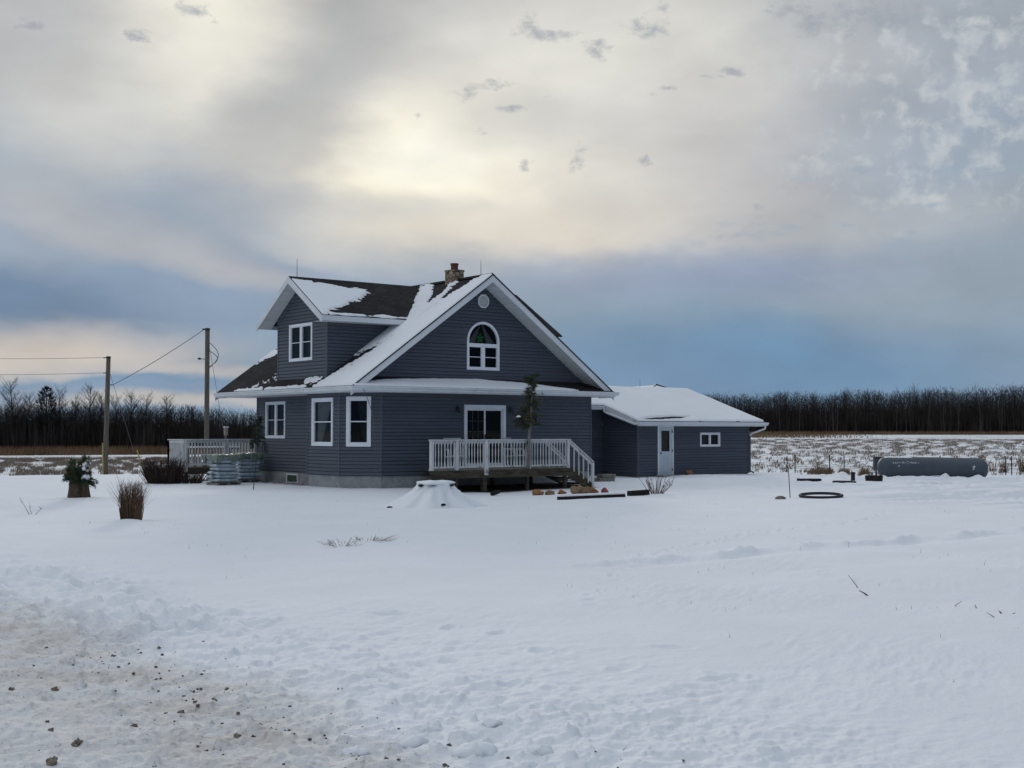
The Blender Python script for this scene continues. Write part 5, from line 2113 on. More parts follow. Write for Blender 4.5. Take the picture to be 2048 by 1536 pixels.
for i, (x, y, r, m, l) in enumerate(SCR):
    mb = MB()
    blob(mb, (0, 0, r * .55), r, 60 + i, (1.35, 1, .8), 2, .55)
    blob(mb, (r * 1.1, -r * .3, r * .35), r * .6, 70 + i, (1.3, 1, .7), 1, .6)
    o = mb.build('pumpkin_scrap', m, loc=(x, y, gz(x, y)), smooth=True)
    tag(o, l, 'scrap', 'rotting scraps before the deck steps')
mb = MB()
mb.lathe([(.13, 0), (.17, .1), (.16, .15), (.05, .17)], (0, 0, 0), 12)
o = mb.build('red_bowl', 'red', loc=(5.25, -4.95, gz(5.25, -4.95) - .02))
o.rotation_euler = (1.0, .4, .3)
tag(o, 'small red upturned bowl lying at the foot of the deck steps', 'bowl')
mb = MB()
mb.box(9.2, 9.95, -.35, .10, gz(9.5, -.1) - .1, .14)
mb.box(9.42, 10.05, -.30, .08, .14, .27)
o = mb.build('stone_step', 'grey_wood', bevel=.02)
tag(o, 'pale block step against the right corner of the house', 'step')
# pumpkin by the annex door
mb = MB()
for j in range(13):
    th = math.pi * j / 12
    for k in range(36):
        a = 2 * math.pi * k / 36
        R = .155 * (1 + .07 * abs(math.cos(a * 5)) - .03)
        mb.v.append((R * math.sin(th) ** .8 * math.cos(a), R * math.sin(th) ** .8 * math.sin(a), .135 - .13 * math.cos(th)))
for j in range(12):
    for k in range(36):
        q = (k + 1) % 36
        mb.f.append((j * 36 + k, j * 36 + q, (j + 1) * 36 + q, (j + 1) * 36 + k))
px_ = (16.75, 2.5)
pk = thing('pumpkin', 'small orange pumpkin on the ground right of the annex door', 'pumpkin', (*px_, gz(*px_) + .02))
mb.build('fruit', 'orange', pk, smooth=True)
MB().tube([(0, 0, .25), (.02, 0, .31)], [.02, .012], 6).build('stem', 'twig', pk)
MB().box(15.0, 17.2, 2.25, 2.72, -.2, .035).build('door_slab', 'concrete', house)

# ------------------------------------------------------------------ bags of fuel pellets, side deck
def bag_mesh(seed, L=.86, W=.39, H=.145):
    r = np.random.RandomState(seed)
    nx, ny = 26, 14
    top, bot = [], []
    ph = r.uniform(0, 50, 2)
    for j in range(ny + 1):
        for i in range(nx + 1):
            u, v = i / nx * 2 - 1, j / ny * 2 - 1
            e = (1 - abs(u) ** 5) ** .5 * (1 - abs(v) ** 3.2) ** .55
            wr = .020 * float(perlin(u * 4 + ph[0], v * 3 + ph[1], seed)) + .012 * float(perlin(u * 11 + ph[0], v * 4, seed + 3))
            pin = 1 + .02 * math.sin(u * 9 + ph[0])
            top.append((u * L / 2, v * W / 2 * pin, H * .5 + (H * .5 + wr) * e))
            bot.append((u * L / 2, v * W / 2 * pin, H * .5 - (H * .5 - abs(wr) * .5) * e))
    mb = MB()
    mb.v = top + bot
    n = len(top)
    for j in range(ny):
        for i in range(nx):
            k = j * (nx + 1) + i
            mb.f.append((k, k + 1, k + nx + 2, k + nx + 1))
            mb.f.append((n + k, n + k + nx + 1, n + k + nx + 2, n + k + 1))
    return mb


ORD = ['top', 'second', 'third', 'fourth', 'fifth', 'sixth', 'seventh', 'bottom']


def bag_stack(x, y, rz, which, n, seed):
    g = gz(x, y) - .02
    c, s = math.cos(rz), math.sin(rz)
    r = random.Random(seed)
    t = thing('pallet', 'wooden pallet under the %s bag stack' % which, 'pallet', (x, y, g), 'pallets under the bag stacks', rz)
    mb = MB()
    for k in range(7):
        mb.box(-.45, .45, -.42 + k * .125, -.34 + k * .125, .09, .115)
    mb.build('top_boards', 'grey_wood', t)
    for k in range(3):
        MB().box(-.45 + k * .40, -.35 + k * .40, -.42, .42, 0, .088).build('bearer', 'grey_wood', t)
    h = .132
    protos = [bag_mesh(seed + 7 * k) for k in range(3)]
    for j in range(n):
        for row in (0, 1):
            lx, ly = r.uniform(-.05, .05), -.20 + .40 * row + r.uniform(-.035, .035)
            o = protos[r.randrange(3)].build('pellet_bag', 'bag', smooth=True)
            o.location = (x + c * lx - s * ly, y + s * lx + c * ly, g + .115 + j * h + r.uniform(-.012, .012))
            o.rotation_euler = (r.uniform(-.015, .015), r.uniform(-.015, .015), rz + r.uniform(-.05, .05) + (math.pi if r.random() < .5 else 0))
            lay = n - 1 - j
            nm = 'bottom' if j == 0 else (ORD[lay] + (' layer from the top' if lay else ''))
            if lay == 0:
                nm = 'top layer'
            if j == 0:
                nm = 'bottom layer'
            tag(o, 'pale plastic bag in the %s stack, %s, %s row' % (which, nm, 'front' if row == 0 else 'back'), 'bag', 'plastic bags stacked beside the house')
    # crumpled sheet over the top
    mb = MB()
    nx, ny = 40, 36
    ht = n * h + .115
    rr = np.random.RandomState(seed)
    for j in range(ny + 1):
        for i in range(nx + 1):
            u, v = i / nx * 2 - 1, j / ny * 2 - 1
            a, b = abs(u) * .66, abs(v) * .64
            X = math.copysign(min(a, .455), u)
            Y = math.copysign(min(b, .425), v)
            drop = (max(0, a - .455) + max(0, b - .425)) * (.62 + .55 * float(fbm(u * 2.2 + seed, v * 2.2 + 5, 2, seed + 9)))
            wr = float(fbm(u * 3 + seed, v * 3, 3, seed))
            wv = .022 * float(perlin(u * 7, v * 7, seed + 2))
            X += math.copysign(.012 + wv, u) if a > .455 else 0
            Y += math.copysign(.012 + wv, v) if b > .425 else 0
            crown_ = .035 * (1 - (a / .66) ** 4) * (1 - (b / .64) ** 4)
            mb.v.append((X, Y, ht + .015 + crown_ + .030 * wr - drop * 1.5))
    for j in range(ny):
        for i in range(nx):
            k = j * (nx + 1) + i
            mb.f.append((k, k + 1, k + nx + 2, k + nx + 1))
    o = mb.build('plastic_sheet', 'bag_sheet', loc=(x, y, g), smooth=True)
    o.rotation_euler = (0, 0, rz)
    tag(o, 'crumpled green plastic sheet over the top of the %s bag stack' % which, 'sheet', 'plastic sheets over the bag stacks')


bag_stack(-2.60, 6.25, .02, 'left', 7, 11)
bag_stack(-1.02, 7.75, -.03, 'right', 7, 17)

SDX0, SDX1, SDY0, SDY1, SDZ = -2.62, 3.5, 9.45, 11.05, .52
sdk = thing('side_deck', 'small white-railed deck with lattice skirt at the left rear of the house', 'deck', (0, 0, 0))
mb = MB()
for k in range(11):
    y0 = SDY0 + k * .145
    mb.box(SDX0, SDX1, y0, y0 + .138, SDZ - .03, SDZ)
mb.build('floor_boards', 'grey_wood', sdk)
mb = MB()
mb.box(SDX0, SDX1, SDY0 - .04, SDY0 - .002, SDZ - .26, SDZ - .02)
mb.box(SDX0 - .04, SDX0 - .002, SDY0, SDY1, SDZ - .26, SDZ - .02)
mb.build('rim_joist', 'deck_wood', sdk)
for x in (SDX0 + .06, -1.0, .6):
    for y in (SDY0 + .06, SDY1 - .06):
        MB().box(x - .05, x + .05, y - .05, y + .05, -.3, SDZ - .03).build('leg', 'deck_wood', sdk)
SR = 1.56
for (ax, ay, bx, by, nb) in ((SDX0, SDY0, -1.05, SDY0, 12), (-.95, SDY0, .55, SDY0, 11), (SDX0, SDY0 + .05, SDX0, SDY1, 13), (SDX0, SDY1, 1.2, SDY1, 28)):
    rl = MB().beam((ax, ay, SR - .02), (bx, by, SR - .02), .13, .035).build('railing', 'peeling', sdk)
    MB().beam((ax, ay, SR - .09), (bx, by, SR - .09), .035, .08).build('top_rail', 'peeling', rl)
    MB().beam((ax, ay, SDZ + .10), (bx, by, SDZ + .10), .035, .07).build('bottom_rail', 'peeling', rl)
    for (px0, py0) in ((ax, ay), (bx, by)):
        MB().box(px0 - .045, px0 + .045, py0 - .047, py0 + .047, SDZ - .2, SR - .038).build('post', 'peeling', rl)
    for k in range(1, nb + 1):
        f = k / (nb + 1.0)
        x, y = ax + (bx - ax) * f, ay + (by - ay) * f
        MB().box(x - .019, x + .019, y - .019, y + .019, SDZ + .06, SR - .06).build('baluster', 'peeling', rl)
mb = MB()
yy = SDY0 - .03
for k in range(-6, 34):
    for sgn in (1, -1):
        x = SDX0 + .8 + k * .13
        za, zb = -.06, SDZ - .27
        L = zb - za
        xa, xb = (x, x + L) if sgn > 0 else (x + L, x)
        # clip to the panel
        p0, p1 = [xa, za], [xb, zb]
        lo, hi = SDX0 + .75, 1.0
        for p, q in ((p0, p1), (p1, p0)):
            if p[0] < lo and q[0] > lo:
                t = (lo - p[0]) / (q[0] - p[0])
                p[0], p[1] = lo, p[1] + (q[1] - p[1]) * t
        if min(p0[0], p1[0]) < lo - 1e-6 or max(p0[0], p1[0]) > hi + .3:
            continue
        mb.beam((p0[0], yy + (.006 if sgn > 0 else 0), p0[1]), (p1[0], yy + (.006 if sgn > 0 else 0), p1[1]), .006, .032, up=(0, 0, 1))
mb.build('lattice', 'peeling', sdk)
tb = thing('patio_table', 'snow-topped patio table on the side deck', 'table', (-1.2, 10.25, SDZ))
MB().box(-.95, .95, -.42, .42, .66, .70).build('tabletop', 'metal_dark', tb)
MB().box(-.94, .94, -.41, .41, .70, .76).build('snow_cap', 'roof_snow', tb, bevel=.025)
for sx_ in (-1, 1):
    for sy_ in (-1, 1):
        MB().box(sx_ * .86 - .03, sx_ * .86 + .03, sy_ * .34 - .03, sy_ * .34 + .03, 0, .66).build('leg', 'metal_dark', tb)
bn_ = thing('bench', 'snow-topped bench on the side deck, before the table', 'bench', (-1.05, 9.75, SDZ))
MB().box(-.8, .8, -.15, .15, .38, .42).build('seat', 'grey_wood', bn_)
MB().box(-.79, .79, -.14, .14, .42, .47).build('snow_cap', 'roof_snow', bn_, bevel=.02)
for sx_ in (-1, 1):
    MB().box(sx_ * .68 - .03, sx_ * .68 + .03, -.13, .13, 0, .38).build('leg', 'metal_dark', bn_)

# ------------------------------------------------------------------ propane tank and the things beside it
TC = np.array([25.97, -3.03])
tank = thing('propane_tank', 'long slate grey propane tank lying in snow at the right', 'tank', (TC[0], TC[1], .26))
tank.rotation_euler = (0, 0, math.atan2(RV[1], RV[0]))
TR, TL = .475, 4.74
prof = []
for k in range(13):
    a = math.pi / 2 * k / 12
    prof.append((-TL / 2 + .36 - .36 * math.cos(a), TR * math.sin(a)))
prof = prof + [(-x, r) for x, r in reversed(prof)]
mb = MB()
SD = 48
for (x, r) in prof:
    for k in range(SD):
        a = 2 * math.pi * k / SD
        mb.v.append((x, max(r, .002) * math.cos(a), max(r, .002) * math.sin(a)))
for j in range(len(prof) - 1):
    for k in range(SD):
        q = (k + 1) % SD
        mb.f.append((j * SD + k, j * SD + q, (j + 1) * SD + q, (j + 1) * SD + k))
mb.build('tank_shell', 'tank', tank, smooth=True).rotation_euler = (0, rad(.9), 0)
for x in (-1.55, .35, 1.5):
    mb = MB()
    mb.box(x - .09, x + .09, -.28, .28, -.62, -.40)
    mb.build('saddle', 'metal_dark', tank)
mb = MB()
for k in range(15):
    x_ = -2.12 + k * .085
    for a_ in (1.15, 1.3, 1.45, 1.62):
        Rr = TR * min(1, math.sqrt(max(0.05, 1 - max(0, (-TL / 2 + .36 - x_) / .36) ** 2))) + (.022 if a_ in (1.3, 1.45) and 0 < k < 14 else -.004) + .008 * math.sin(k * 1.9 + a_ * 5)
        mb.v.append((x_, -Rr * math.cos(a_), Rr * math.sin(a_) - x_ * math.tan(rad(.9))))
for k in range(14):
    for j in range(3):
        q_ = k * 4 + j
        mb.f.append((q_, q_ + 4, q_ + 5, q_ + 1))
mb.build('snow_patch', 'roof_snow', tank, smooth=True)
# worn white lettering and the little emblem, on the near side
rw = random.Random(8)


def on_tank(x, ang, out=.004):
    return (x, -(TR + out) * math.cos(ang), (TR + out) * math.sin(ang) - x * math.tan(rad(.9)))


mb = MB()
x = -1.82
strokes = []
while x < -.68:
    kind = rw.randrange(4)
    w = rw.uniform(.05, .085)
    A0 = .50 + .03 * math.sin(x * 4)
    h = .09 * rw.uniform(.6, 1.2)
    if kind == 0:
        strokes += [(x, A0 - h, x + w * .5, A0 + h), (x + w * .5, A0 + h, x + w, A0 - h)]
    elif kind == 1:
        strokes += [(x, A0 - h, x, A0 + h), (x, A0, x + w, A0)]
    elif kind == 2:
        strokes += [(x, A0 + h, x + w, A0 + h * .8), (x, A0 - h, x + w * .8, A0 - h)]
    else:
        strokes += [(x, A0, x + w, A0 + .01)]
    x += w + rw.uniform(.015, .05)
strokes += [(-1.62, .22, -1.56, .18), (-1.58, .25, -1.54, .20), (-1.62, .12, -1.58, .12)]
for (xa, aa_, xb, ab_) in strokes:
    p, q = Vector(on_tank(xa, aa_)), Vector(on_tank(xb, ab_))
    mb.beam(p, q, .016, .004, up=(0, -1, .4))
mb.build('lettering', 'tank_mark', tank)
mb = MB()
cxE, cA_ = 1.62, .14
for (xa, aa_, xb, ab_) in ((cxE - .06, cA_ + .02, cxE + .06, cA_ + .06), (cxE - .005, cA_ - .2, cxE + .02, cA_ + .22), (cxE - .055, cA_ - .17, cxE + .0, cA_ - .05), (cxE + .045, cA_ + .15, cxE + .01, cA_ + .05), (cxE - .04, cA_ + .1, cxE + .01, cA_ + .04)):
    mb.beam(on_tank(xa, aa_), on_tank(xb, ab_), .030, .004, up=(0, -1, .2))
mb.build('emblem', 'tank_mark', tank)


def at(px, py, dep):
    """point on the viewing line through a photo pixel at a given depth (metres)"""
    f = 2550.0
    a, b = (px - 1024) / f, (768 - py) / f
    p = rad(PITCH)
    k = math.cos(p) - b * math.sin(p)
    h = DV * k + RV * a
    s = dep / 1.0
    return CAM[0] + h[0] * s, CAM[1] + h[1] * s, CAM[2] + (math.sin(p) + b * math.cos(p)) * s


def on_ground(px, py):
    """where the viewing line through a photo pixel meets the terrain"""
    lo, hi = 3.0, 400.0
    d = 3.0
    while d < 400:
        x, y, z = at(px, py, d)
        if z < float(base_h(np.array([x]), np.array([y]))[0]):
            break
        d *= 1.01
    x, y, z = at(px, py, d)
    return x, y


bx_, by_, bz_ = at(1752, 935, 56.5)
ub = thing('utility_box', 'small grey metal utility box at the left end of the tank', 'box', (bx_, by_, gz(bx_, by_)))
ub.rotation_euler = (0, 0, math.atan2(RV[1], RV[0]))
MB().box(-.03, .03, -.03, .03, -.2, .45).build('leg', 'metal_dark', ub)
MB().box(-.10, .42, -.12, .12, .28, .82).build('case', 'tank', ub, bevel=.01)
MB().box(-.12, .44, -.14, .14, .82, .86).build('lid', 'metal_dark', ub)

x, y = on_ground(1618, 964)
t = thing('crate', 'low black crate on the snow right of the annex', 'crate', (x, y, gz(x, y)))
t.rotation_euler = (0, 0, -.62)
mb = MB()
mb.box(-.42, .42, -.25, .25, -.03, .17)
mb.build('crate_body', 'timber', t, bevel=.012)
MB().box(-.41, .41, -.24, .24, .171, .20).build('snow_cap', 'roof_snow', t, bevel=.012)
for k in range(3):
    MB().box(-.43, .43, -.262, -.251, -.0 + k * .055, .035 + k * .055).build('slat', 'timber', t)
x, y = on_ground(1697, 968)
mb = MB()
rr_ = 1.05 / 2
pts = [(rr_ * 1.15 * math.cos(a), rr_ * math.sin(a), .05 + .05 * math.sin(a * .5)) for a in np.linspace(0.2, math.pi * 1.15, 22)]
mb.tube(pts, .045, 7)
tag(mb.build('hose_loop', 'rubber', loc=(x, y, gz(x, y))), 'low black arc of hose half buried left of the tank', 'hose')
x, y = on_ground(1706, 963)
tp = thing('vent_pipe', 'short black vent pipe with a cap standing left of the tank', 'pipe', (x, y, gz(x, y)))
MB().lathe([(.085, -.1), (.085, .30)], (0, 0, 0), 12).build('pipe', 'rubber', tp)
MB().lathe([(.105, .30), (.105, .36), (.05, .38)], (0, 0, 0), 12).build('cap', 'rubber', tp)
x, y = on_ground(1748, 966)
tp = thing('half_barrel', 'low dark round tub in the snow below the tank left end', 'tub', (x, y, gz(x, y)))
MB().lathe([(.32, -.05), (.335, .12), (.345, .24), (.325, .25), (.31, .16), (.01, .14)], (0, 0, 0), 20).build('tub', 'timber', tp)
MB().lathe([(.30, .14), (.29, .18), (.15, .21)], (0, 0, 0), 16).build('snow_fill', 'roof_snow', tp, smooth=True)
x, y = on_ground(1744, 950)
tp = thing('well_cap', 'small pale round cap on a short post behind the tub', 'cap', (x, y, gz(x, y)))
MB().lathe([(.05, -.1), (.05, .12)], (0, 0, 0), 8).build('post', 'metal_grey', tp)
MB().lathe([(.13, .12), (.14, .16), (.06, .20)], (0, 0, 0), 12).build('cap', 'white', tp)
x, y = on_ground(1642, 997)
mb = MB()
R0 = .60
for k in range(40):
    pass
pts = [(R0 * 1.05 * math.cos(a), R0 * math.sin(a), .055 + .035 * math.cos(a - .6)) for a in np.linspace(0, 2 * math.pi, 41)]
mb.tube(pts, .042, 8, cap=False)
tag(mb.build('rubber_ring', 'rubber', loc=(x, y, gz(x, y)), smooth=True), 'large black rubber ring lying on the snow filled with white', 'ring')
x, y = on_ground(1561, 999)
mb = MB()
blob(mb, (0, 0, .03), .11, 5, (1.7, 1, .5), 1, .4)
tag(mb.build('dirt_lump', 'clod', loc=(x, y, gz(x, y))), 'small dark lump beside the foot of the thin stake', 'lump')
x, y = on_ground(1581, 997)
mb = MB()
mb.tube([(0, 0, -.2), (-.05, .03, .85)], [.014, .012], 6)
tag(mb.build('stake', 'metal_dark', loc=(x, y, gz(x, y))), 'thin upright stake in the snow before the annex corner', 'stake')

# wire fence at the edge of the field
fence = thing('wire_fence', 'low wire field fence on thin dark posts at the right', 'fence', (0, 0, 0))
FP = [(1500, 914, 940), (1574, 912, 939), (1590, 908, 941), (1659, 909, 942), (1688, 911, 943), (1748, 909, 944), (1800, 910, 944), (1880, 911, 944), (1962, 914, 947), (2011, 913, 950), (2023, 912, 951), (2090, 914, 952), (2180, 914, 953)]
tops = []
for i, (a, t0, b) in enumerate(FP):
    dep = 60 + 2 * math.sin(i * 1.7)
    if a > 1990:
        dep = 57
    xx, yy_, zt_ = at(a, t0, dep)
    g = gz(xx, yy_)
    MB().box(xx - .018, xx + .018, yy_ - .018, yy_ + .018, g - .2, zt_).build('post', 'metal_dark', fence)
    tops.append((xx, yy_, g, zt_))
for h in (.35, .62, .9):
    mb = MB()
    mb.tube([(x, y, g + h * (zt_ - g)) for (x, y, g, zt_) in tops], .006, 3, cap=False)
    mb.build('wire', 'metal_grey', fence)

# ------------------------------------------------------------------ utility poles and wires


def pole(label, px_top, py_top, px_bot, py_bot, dep, r0, r1):
    bx, by, bz = at(px_bot, py_bot, dep)
    tx_, ty_, tz = at(px_top, py_top, dep)
    g = gz(bx, by)
    t = thing('utility_pole', label, 'utility pole', (0, 0, 0), 'wooden utility poles left of the house')
    # stretch the line down to the ground
    f = (g - .3 - tz) / (bz - tz)
    b = Vector((tx_ + (bx - tx_) * f, ty_ + (by - ty_) * f, g - .3))
    MB().tube([b, b.lerp(Vector((tx_, ty_, tz)), .5), (tx_, ty_, tz)], [r0, (r0 + r1) / 2, r1], 12).build('pole', 'pole_wood', t, smooth=True)
    return t, Vector((tx_, ty_, tz)), b


def wire(mb, p, q, sag, r=.012, n=14):
    p, q = Vector(p), Vector(q)
    pts = []
    for k in range(n + 1):
        f = k / n
        c = p.lerp(q, f)
        c.z -= sag * 4 * f * (1 - f)
        pts.append(c)
    mb.tube(pts, r, 4, cap=False)


P1, P1T, P1B = pole('leaning wooden utility pole standing left in the yard edge', 217, 715, 210, 950, 60, .13, .10)
P2, P2T, P2B = pole('paler wooden utility pole with a cable loop behind the side deck', 415, 659, 413, 890, 62, .125, .11)
MB().lathe([(.115, -.02), (.115, .05), (.03, .06)], P1T, 10).build('cap', 'metal_dark', P1)
MB().lathe([(.125, -.03), (.125, .06), (.03, .08)], P2T, 10).build('cap', 'metal_dark', P2)
for z in (.0, -.72):
    MB().tube([P1T + Vector((0, 0, z)) - Vector((*RV, 0)) * .10, P1T + Vector((0, 0, z - .02)) - Vector((*RV, 0)) * .24], .03, 6).build('insulator', 'metal_grey', P1)
RV3 = Vector((*RV, 0))
MB().tube([P1T + Vector((0, 0, -1.28)) + RV3 * .10, P1T + Vector((0, 0, -1.30)) + RV3 * .22], .035, 6).build('insulator', 'metal_grey', P1)
mb = MB()
c0 = P2T + RV3 * .12
for (z1_, z2_, rr2) in ((-.65, -1.85, .42), (-1.05, -1.8, .38)):
    pts = []
    for k in range(15):
        t = k / 14
        a = math.pi * t
        pts.append(c0 + Vector((0, 0, z1_ + (z2_ - z1_) * t)) + RV3 * (rr2 * math.sin(a)))
    mb.tube(pts, .017, 5, cap=False)
mb.build('cable_loop', 'cable', P2)
mb = MB()
mb.tube([P2T + Vector((0, 0, -1.55)) + RV3 * .1, P2T + Vector((0, 0, -1.45)) - RV3 * .1, P2T + Vector((0, 0, -1.42)) - RV3 * .32], .022, 6)
mb.build('lamp_arm', 'metal_grey', P2)
mb = MB()
blob(mb, P2T + Vector((0, 0, -1.42)) - RV3 * .38, .07, 3, (1.2, 1.2, .8), 1, .1)
mb.build('yard_lamp', 'metal_dark', P2)
MB().tube([P2T + Vector((0, 0, .0)) - RV3 * .1, P2T + Vector((0, 0, .02)) - RV3 * .24], .045, 6).build('insulator', 'metal_dark', P2)
mb = MB()
wire(mb, P1T + Vector((0, 0, -1.30)) + RV3 * .2, P2T + Vector((0, 0, -.02)) - RV3 * .2, .10, .015)
tag(mb.build('service_cable', 'cable'), 'thick cable rising between the two utility poles', 'cable')
for z, py in ((0.0, 713), (-.72, 745)):
    mb = MB()
    a_ = P1T + Vector((0, 0, z)) - RV3 * .22
    q_ = Vector(at(0, py, 71))
    far = a_ + (q_ - a_) * 2.2
    wire(mb, a_, far, .12, .010, 20)
    tag(mb.build('power_line', 'cable'), 'upper thin power line running left from the leaning pole' if z == 0 else 'lower thin power line running left from the leaning pole', 'wire', 'power lines running left')
for pt, pole_, px, py in ((P1T + Vector((0, 0, -.5)), P1, 244, 825), (P2T + Vector((0, 0, -.95)) + RV3 * .12, P2, 440, 820)):
    dep = 62 if pole_ is P1 else 60
    q_ = Vector(at(px, py, dep))
    e_ = pt + (q_ - pt) * 1.9
    MB().tube([pt, e_], .010, 4).build('guy_wire', 'cable', pole_)
for (px0, py0, px1, py1, dep, l) in ((205, 886, 206, 945, 58.5, 'upright yellow guy-wire sleeve beside the leaning pole'), (274, 900, 290, 948, 59, 'slanting yellow guy-wire sleeve before the dark bush')):
    p, q = Vector(at(px0, py0, dep)), Vector(at(px1, py1, dep))
    q.z = gz(q.x, q.y) - .1
    tag(MB().tube([p, q], .028, 7).build('guy_sleeve', 'yellow'), l, 'marker', 'yellow guy-wire sleeves')
bxh = at(452, 862, 57)
bh = thing('birdhouse', 'small pale birdhouse on a thin post beyond the side deck', 'birdhouse', (bxh[0], bxh[1], gz(bxh[0], bxh[1])))
zt_ = bxh[2] - gz(bxh[0], bxh[1])
MB().tube([(0, 0, -.2), (0, 0, zt_ - .2)], .02, 6).build('post', 'metal_grey', bh)
MB().box(-.07, .07, -.07, .07, zt_ - .2, zt_ + .16).build('nest_box', 'grey_wood', bh)
MB().box(-.09, .09, -.1, .1, zt_ + .16, zt_ + .2).build('roof', 'white', bh)

# far shed whose roof shows over the annex
sc_ = at(1296, 780, 80)
shed = thing('far_shed', 'far shed whose low snowy roof peeks above the annex ridge', 'shed', (sc_[0], sc_[1], 0))
shed.rotation_euler = (0, 0, math.atan2(RV[1], RV[0]) + .12)
zr = at(1316, 770, 80)[2]
MB().box(-3.4, 1.3, -2.3, 2.3, -.3, zr - .5).build('wall', 'far_metal', shed)
mb = MB()
slab(mb, [(-3.6, -2.6, zr - .55), (1.5, -2.6, zr - .55), (.55, 0, zr), (-3.6, 0, zr - .30)], .08)
slab(mb, [(-3.6, 0, zr - .30), (.55, 0, zr), (1.5, 2.6, zr - .55), (-3.6, 2.6, zr - .55)], .08)
mb.build('roof', 'roof_snow', shed)
mb = MB()
mb.tube([(.25, -.55, zr - .12), (.55, -.05, zr + .03), (1.35, -2.0, zr - .45)], .05, 5)
mb.build('rake_board', 'metal_dark', shed)

# ------------------------------------------------------------------ far woods


def bare_tree(mbt, mbc, base, H, r, rnd, nb=14, spread=.24, twigs=5, w=1.0, clear=.25):
    """tapered trunk with limbs and fine twigs; everything in world coordinates"""
    b = Vector(base)
    lean = Vector((rnd.uniform(-.06, .06), rnd.uniform(-.06, .06), 1))
    top = b + lean * H * .92
    mid = b.lerp(top, .5) + Vector((rnd.uniform(-1, 1), rnd.uniform(-1, 1), 0)) * .02 * H
    mbt.tube([b - Vector((0, 0, .5)), mid, top], [r, r * .62, r * .12], 4, cap=False)
    for k in range(nb):
        t = clear + (1 - clear) * (k + rnd.random()) / nb
        p = b.lerp(mid, t * 2) if t < .5 else mid.lerp(top, t * 2 - 1)
        a = rnd.uniform(0, 6.283)
        L = H * spread * (1.15 - .75 * t) * rnd.uniform(.6, 1.2)
        q = p + Vector((math.cos(a) * L * .75, math.sin(a) * L * .75, L * rnd.uniform(.55, 1.15)))
        wb = r * (.42 - .25 * t) * w
        mbc.tube([p, q], [wb, wb * .25], 3, cap=False)
        for j in range(twigs):
            f = rnd.uniform(.25, 1)
            c = p.lerp(q, f)
            e = c + Vector((rnd.uniform(-1, 1), rnd.uniform(-1, 1), rnd.uniform(.1, 1.5))) * L * .34
            mbc.blade(c, e, wb * .55)
            c2 = c.lerp(e, rnd.uniform(.3, .8))
            mbc.blade(c2, c2 + Vector((rnd.uniform(-1, 1), rnd.uniform(-1, 1), rnd.uniform(.2, 1.2))) * L * .2, wb * .4)


def wood_mass(label, az0, az1, d0, d1, n, H0, H1, seed, prof, name='far_wood'):
    rnd = random.Random(seed)
    mb = MB()
    for k in range(n):
        f = (k + rnd.random()) / n
        a = az0 + (az1 - az0) * f
        d = rnd.uniform(d0, d1)
        x = CAM[0] + (DV[0] * math.cos(a) + RV[0] * math.sin(a)) * d
        y = CAM[1] + (DV[1] * math.cos(a) + RV[1] * math.sin(a)) * d
        g = float(base_h(np.array([x]), np.array([y]))[0])
        H = rnd.uniform(H0, H1) * prof(a)
        back = (d - d0) / (d1 - d0)
        H *= .85 + .22 * back
        bare_tree(mb, mb, (x, y, g), H, .05 + .005 * H, rnd, 16, .21, 9, 1.15, .10)
        for q_ in range(60):
            c_ = Vector((x + rnd.gauss(0, .085) * H, y + rnd.gauss(0, .085) * H, g + H * rnd.uniform(.25, .97)))
            mb.blade(c_, c_ + Vector((rnd.uniform(-.5, .5), rnd.uniform(-.5, .5), rnd.uniform(.2, 1))) * .085 * H, .0075 * H)
    # undergrowth at the wood's foot
    for k in range(n * 36):
        a = rnd.uniform(az0, az1)
        d = rnd.uniform(d0 - 4, d1)
        x = CAM[0] + (DV[0] * math.cos(a) + RV[0] * math.sin(a)) * d
        y = CAM[1] + (DV[1] * math.cos(a) + RV[1] * math.sin(a)) * d
        g = float(base_h(np.array([x]), np.array([y]))[0])
        h = rnd.uniform(.35, 1.0) * H0 * rnd.uniform(.3, 1) * prof(a)
        mb.blade((x, y, g - .2), (x + rnd.uniform(-.6, .6), y + rnd.uniform(-.6, .6), g + h), rnd.uniform(.15, .55))
    o = mb.build(name, 'far_wood')
    return tag(o, label, 'wood', kind='stuff')


AZ = lambda px: math.atan2((px - 1024) / 2550.0, 1.0)
wood_mass('dark leafless wood beyond the right-hand field', AZ(1180), AZ(2420), 398, 450, 1700, 12.0, 14.6, 3, lambda a: .93 + .11 * float(sst(a, AZ(1380), AZ(1980))) + .05 * math.sin(a * 190) * math.sin(a * 71) + .035 * math.sin(a * 520))
wood_mass('dark leafless wood beyond the left-hand field', AZ(-420), AZ(1000), 222, 262, 1450, 7.2, 8.8, 7, lambda a: 1.04 + .04 * math.sin(a * 90) * math.sin(a * 37) - .10 * float(sst(a, AZ(250), AZ(520))))


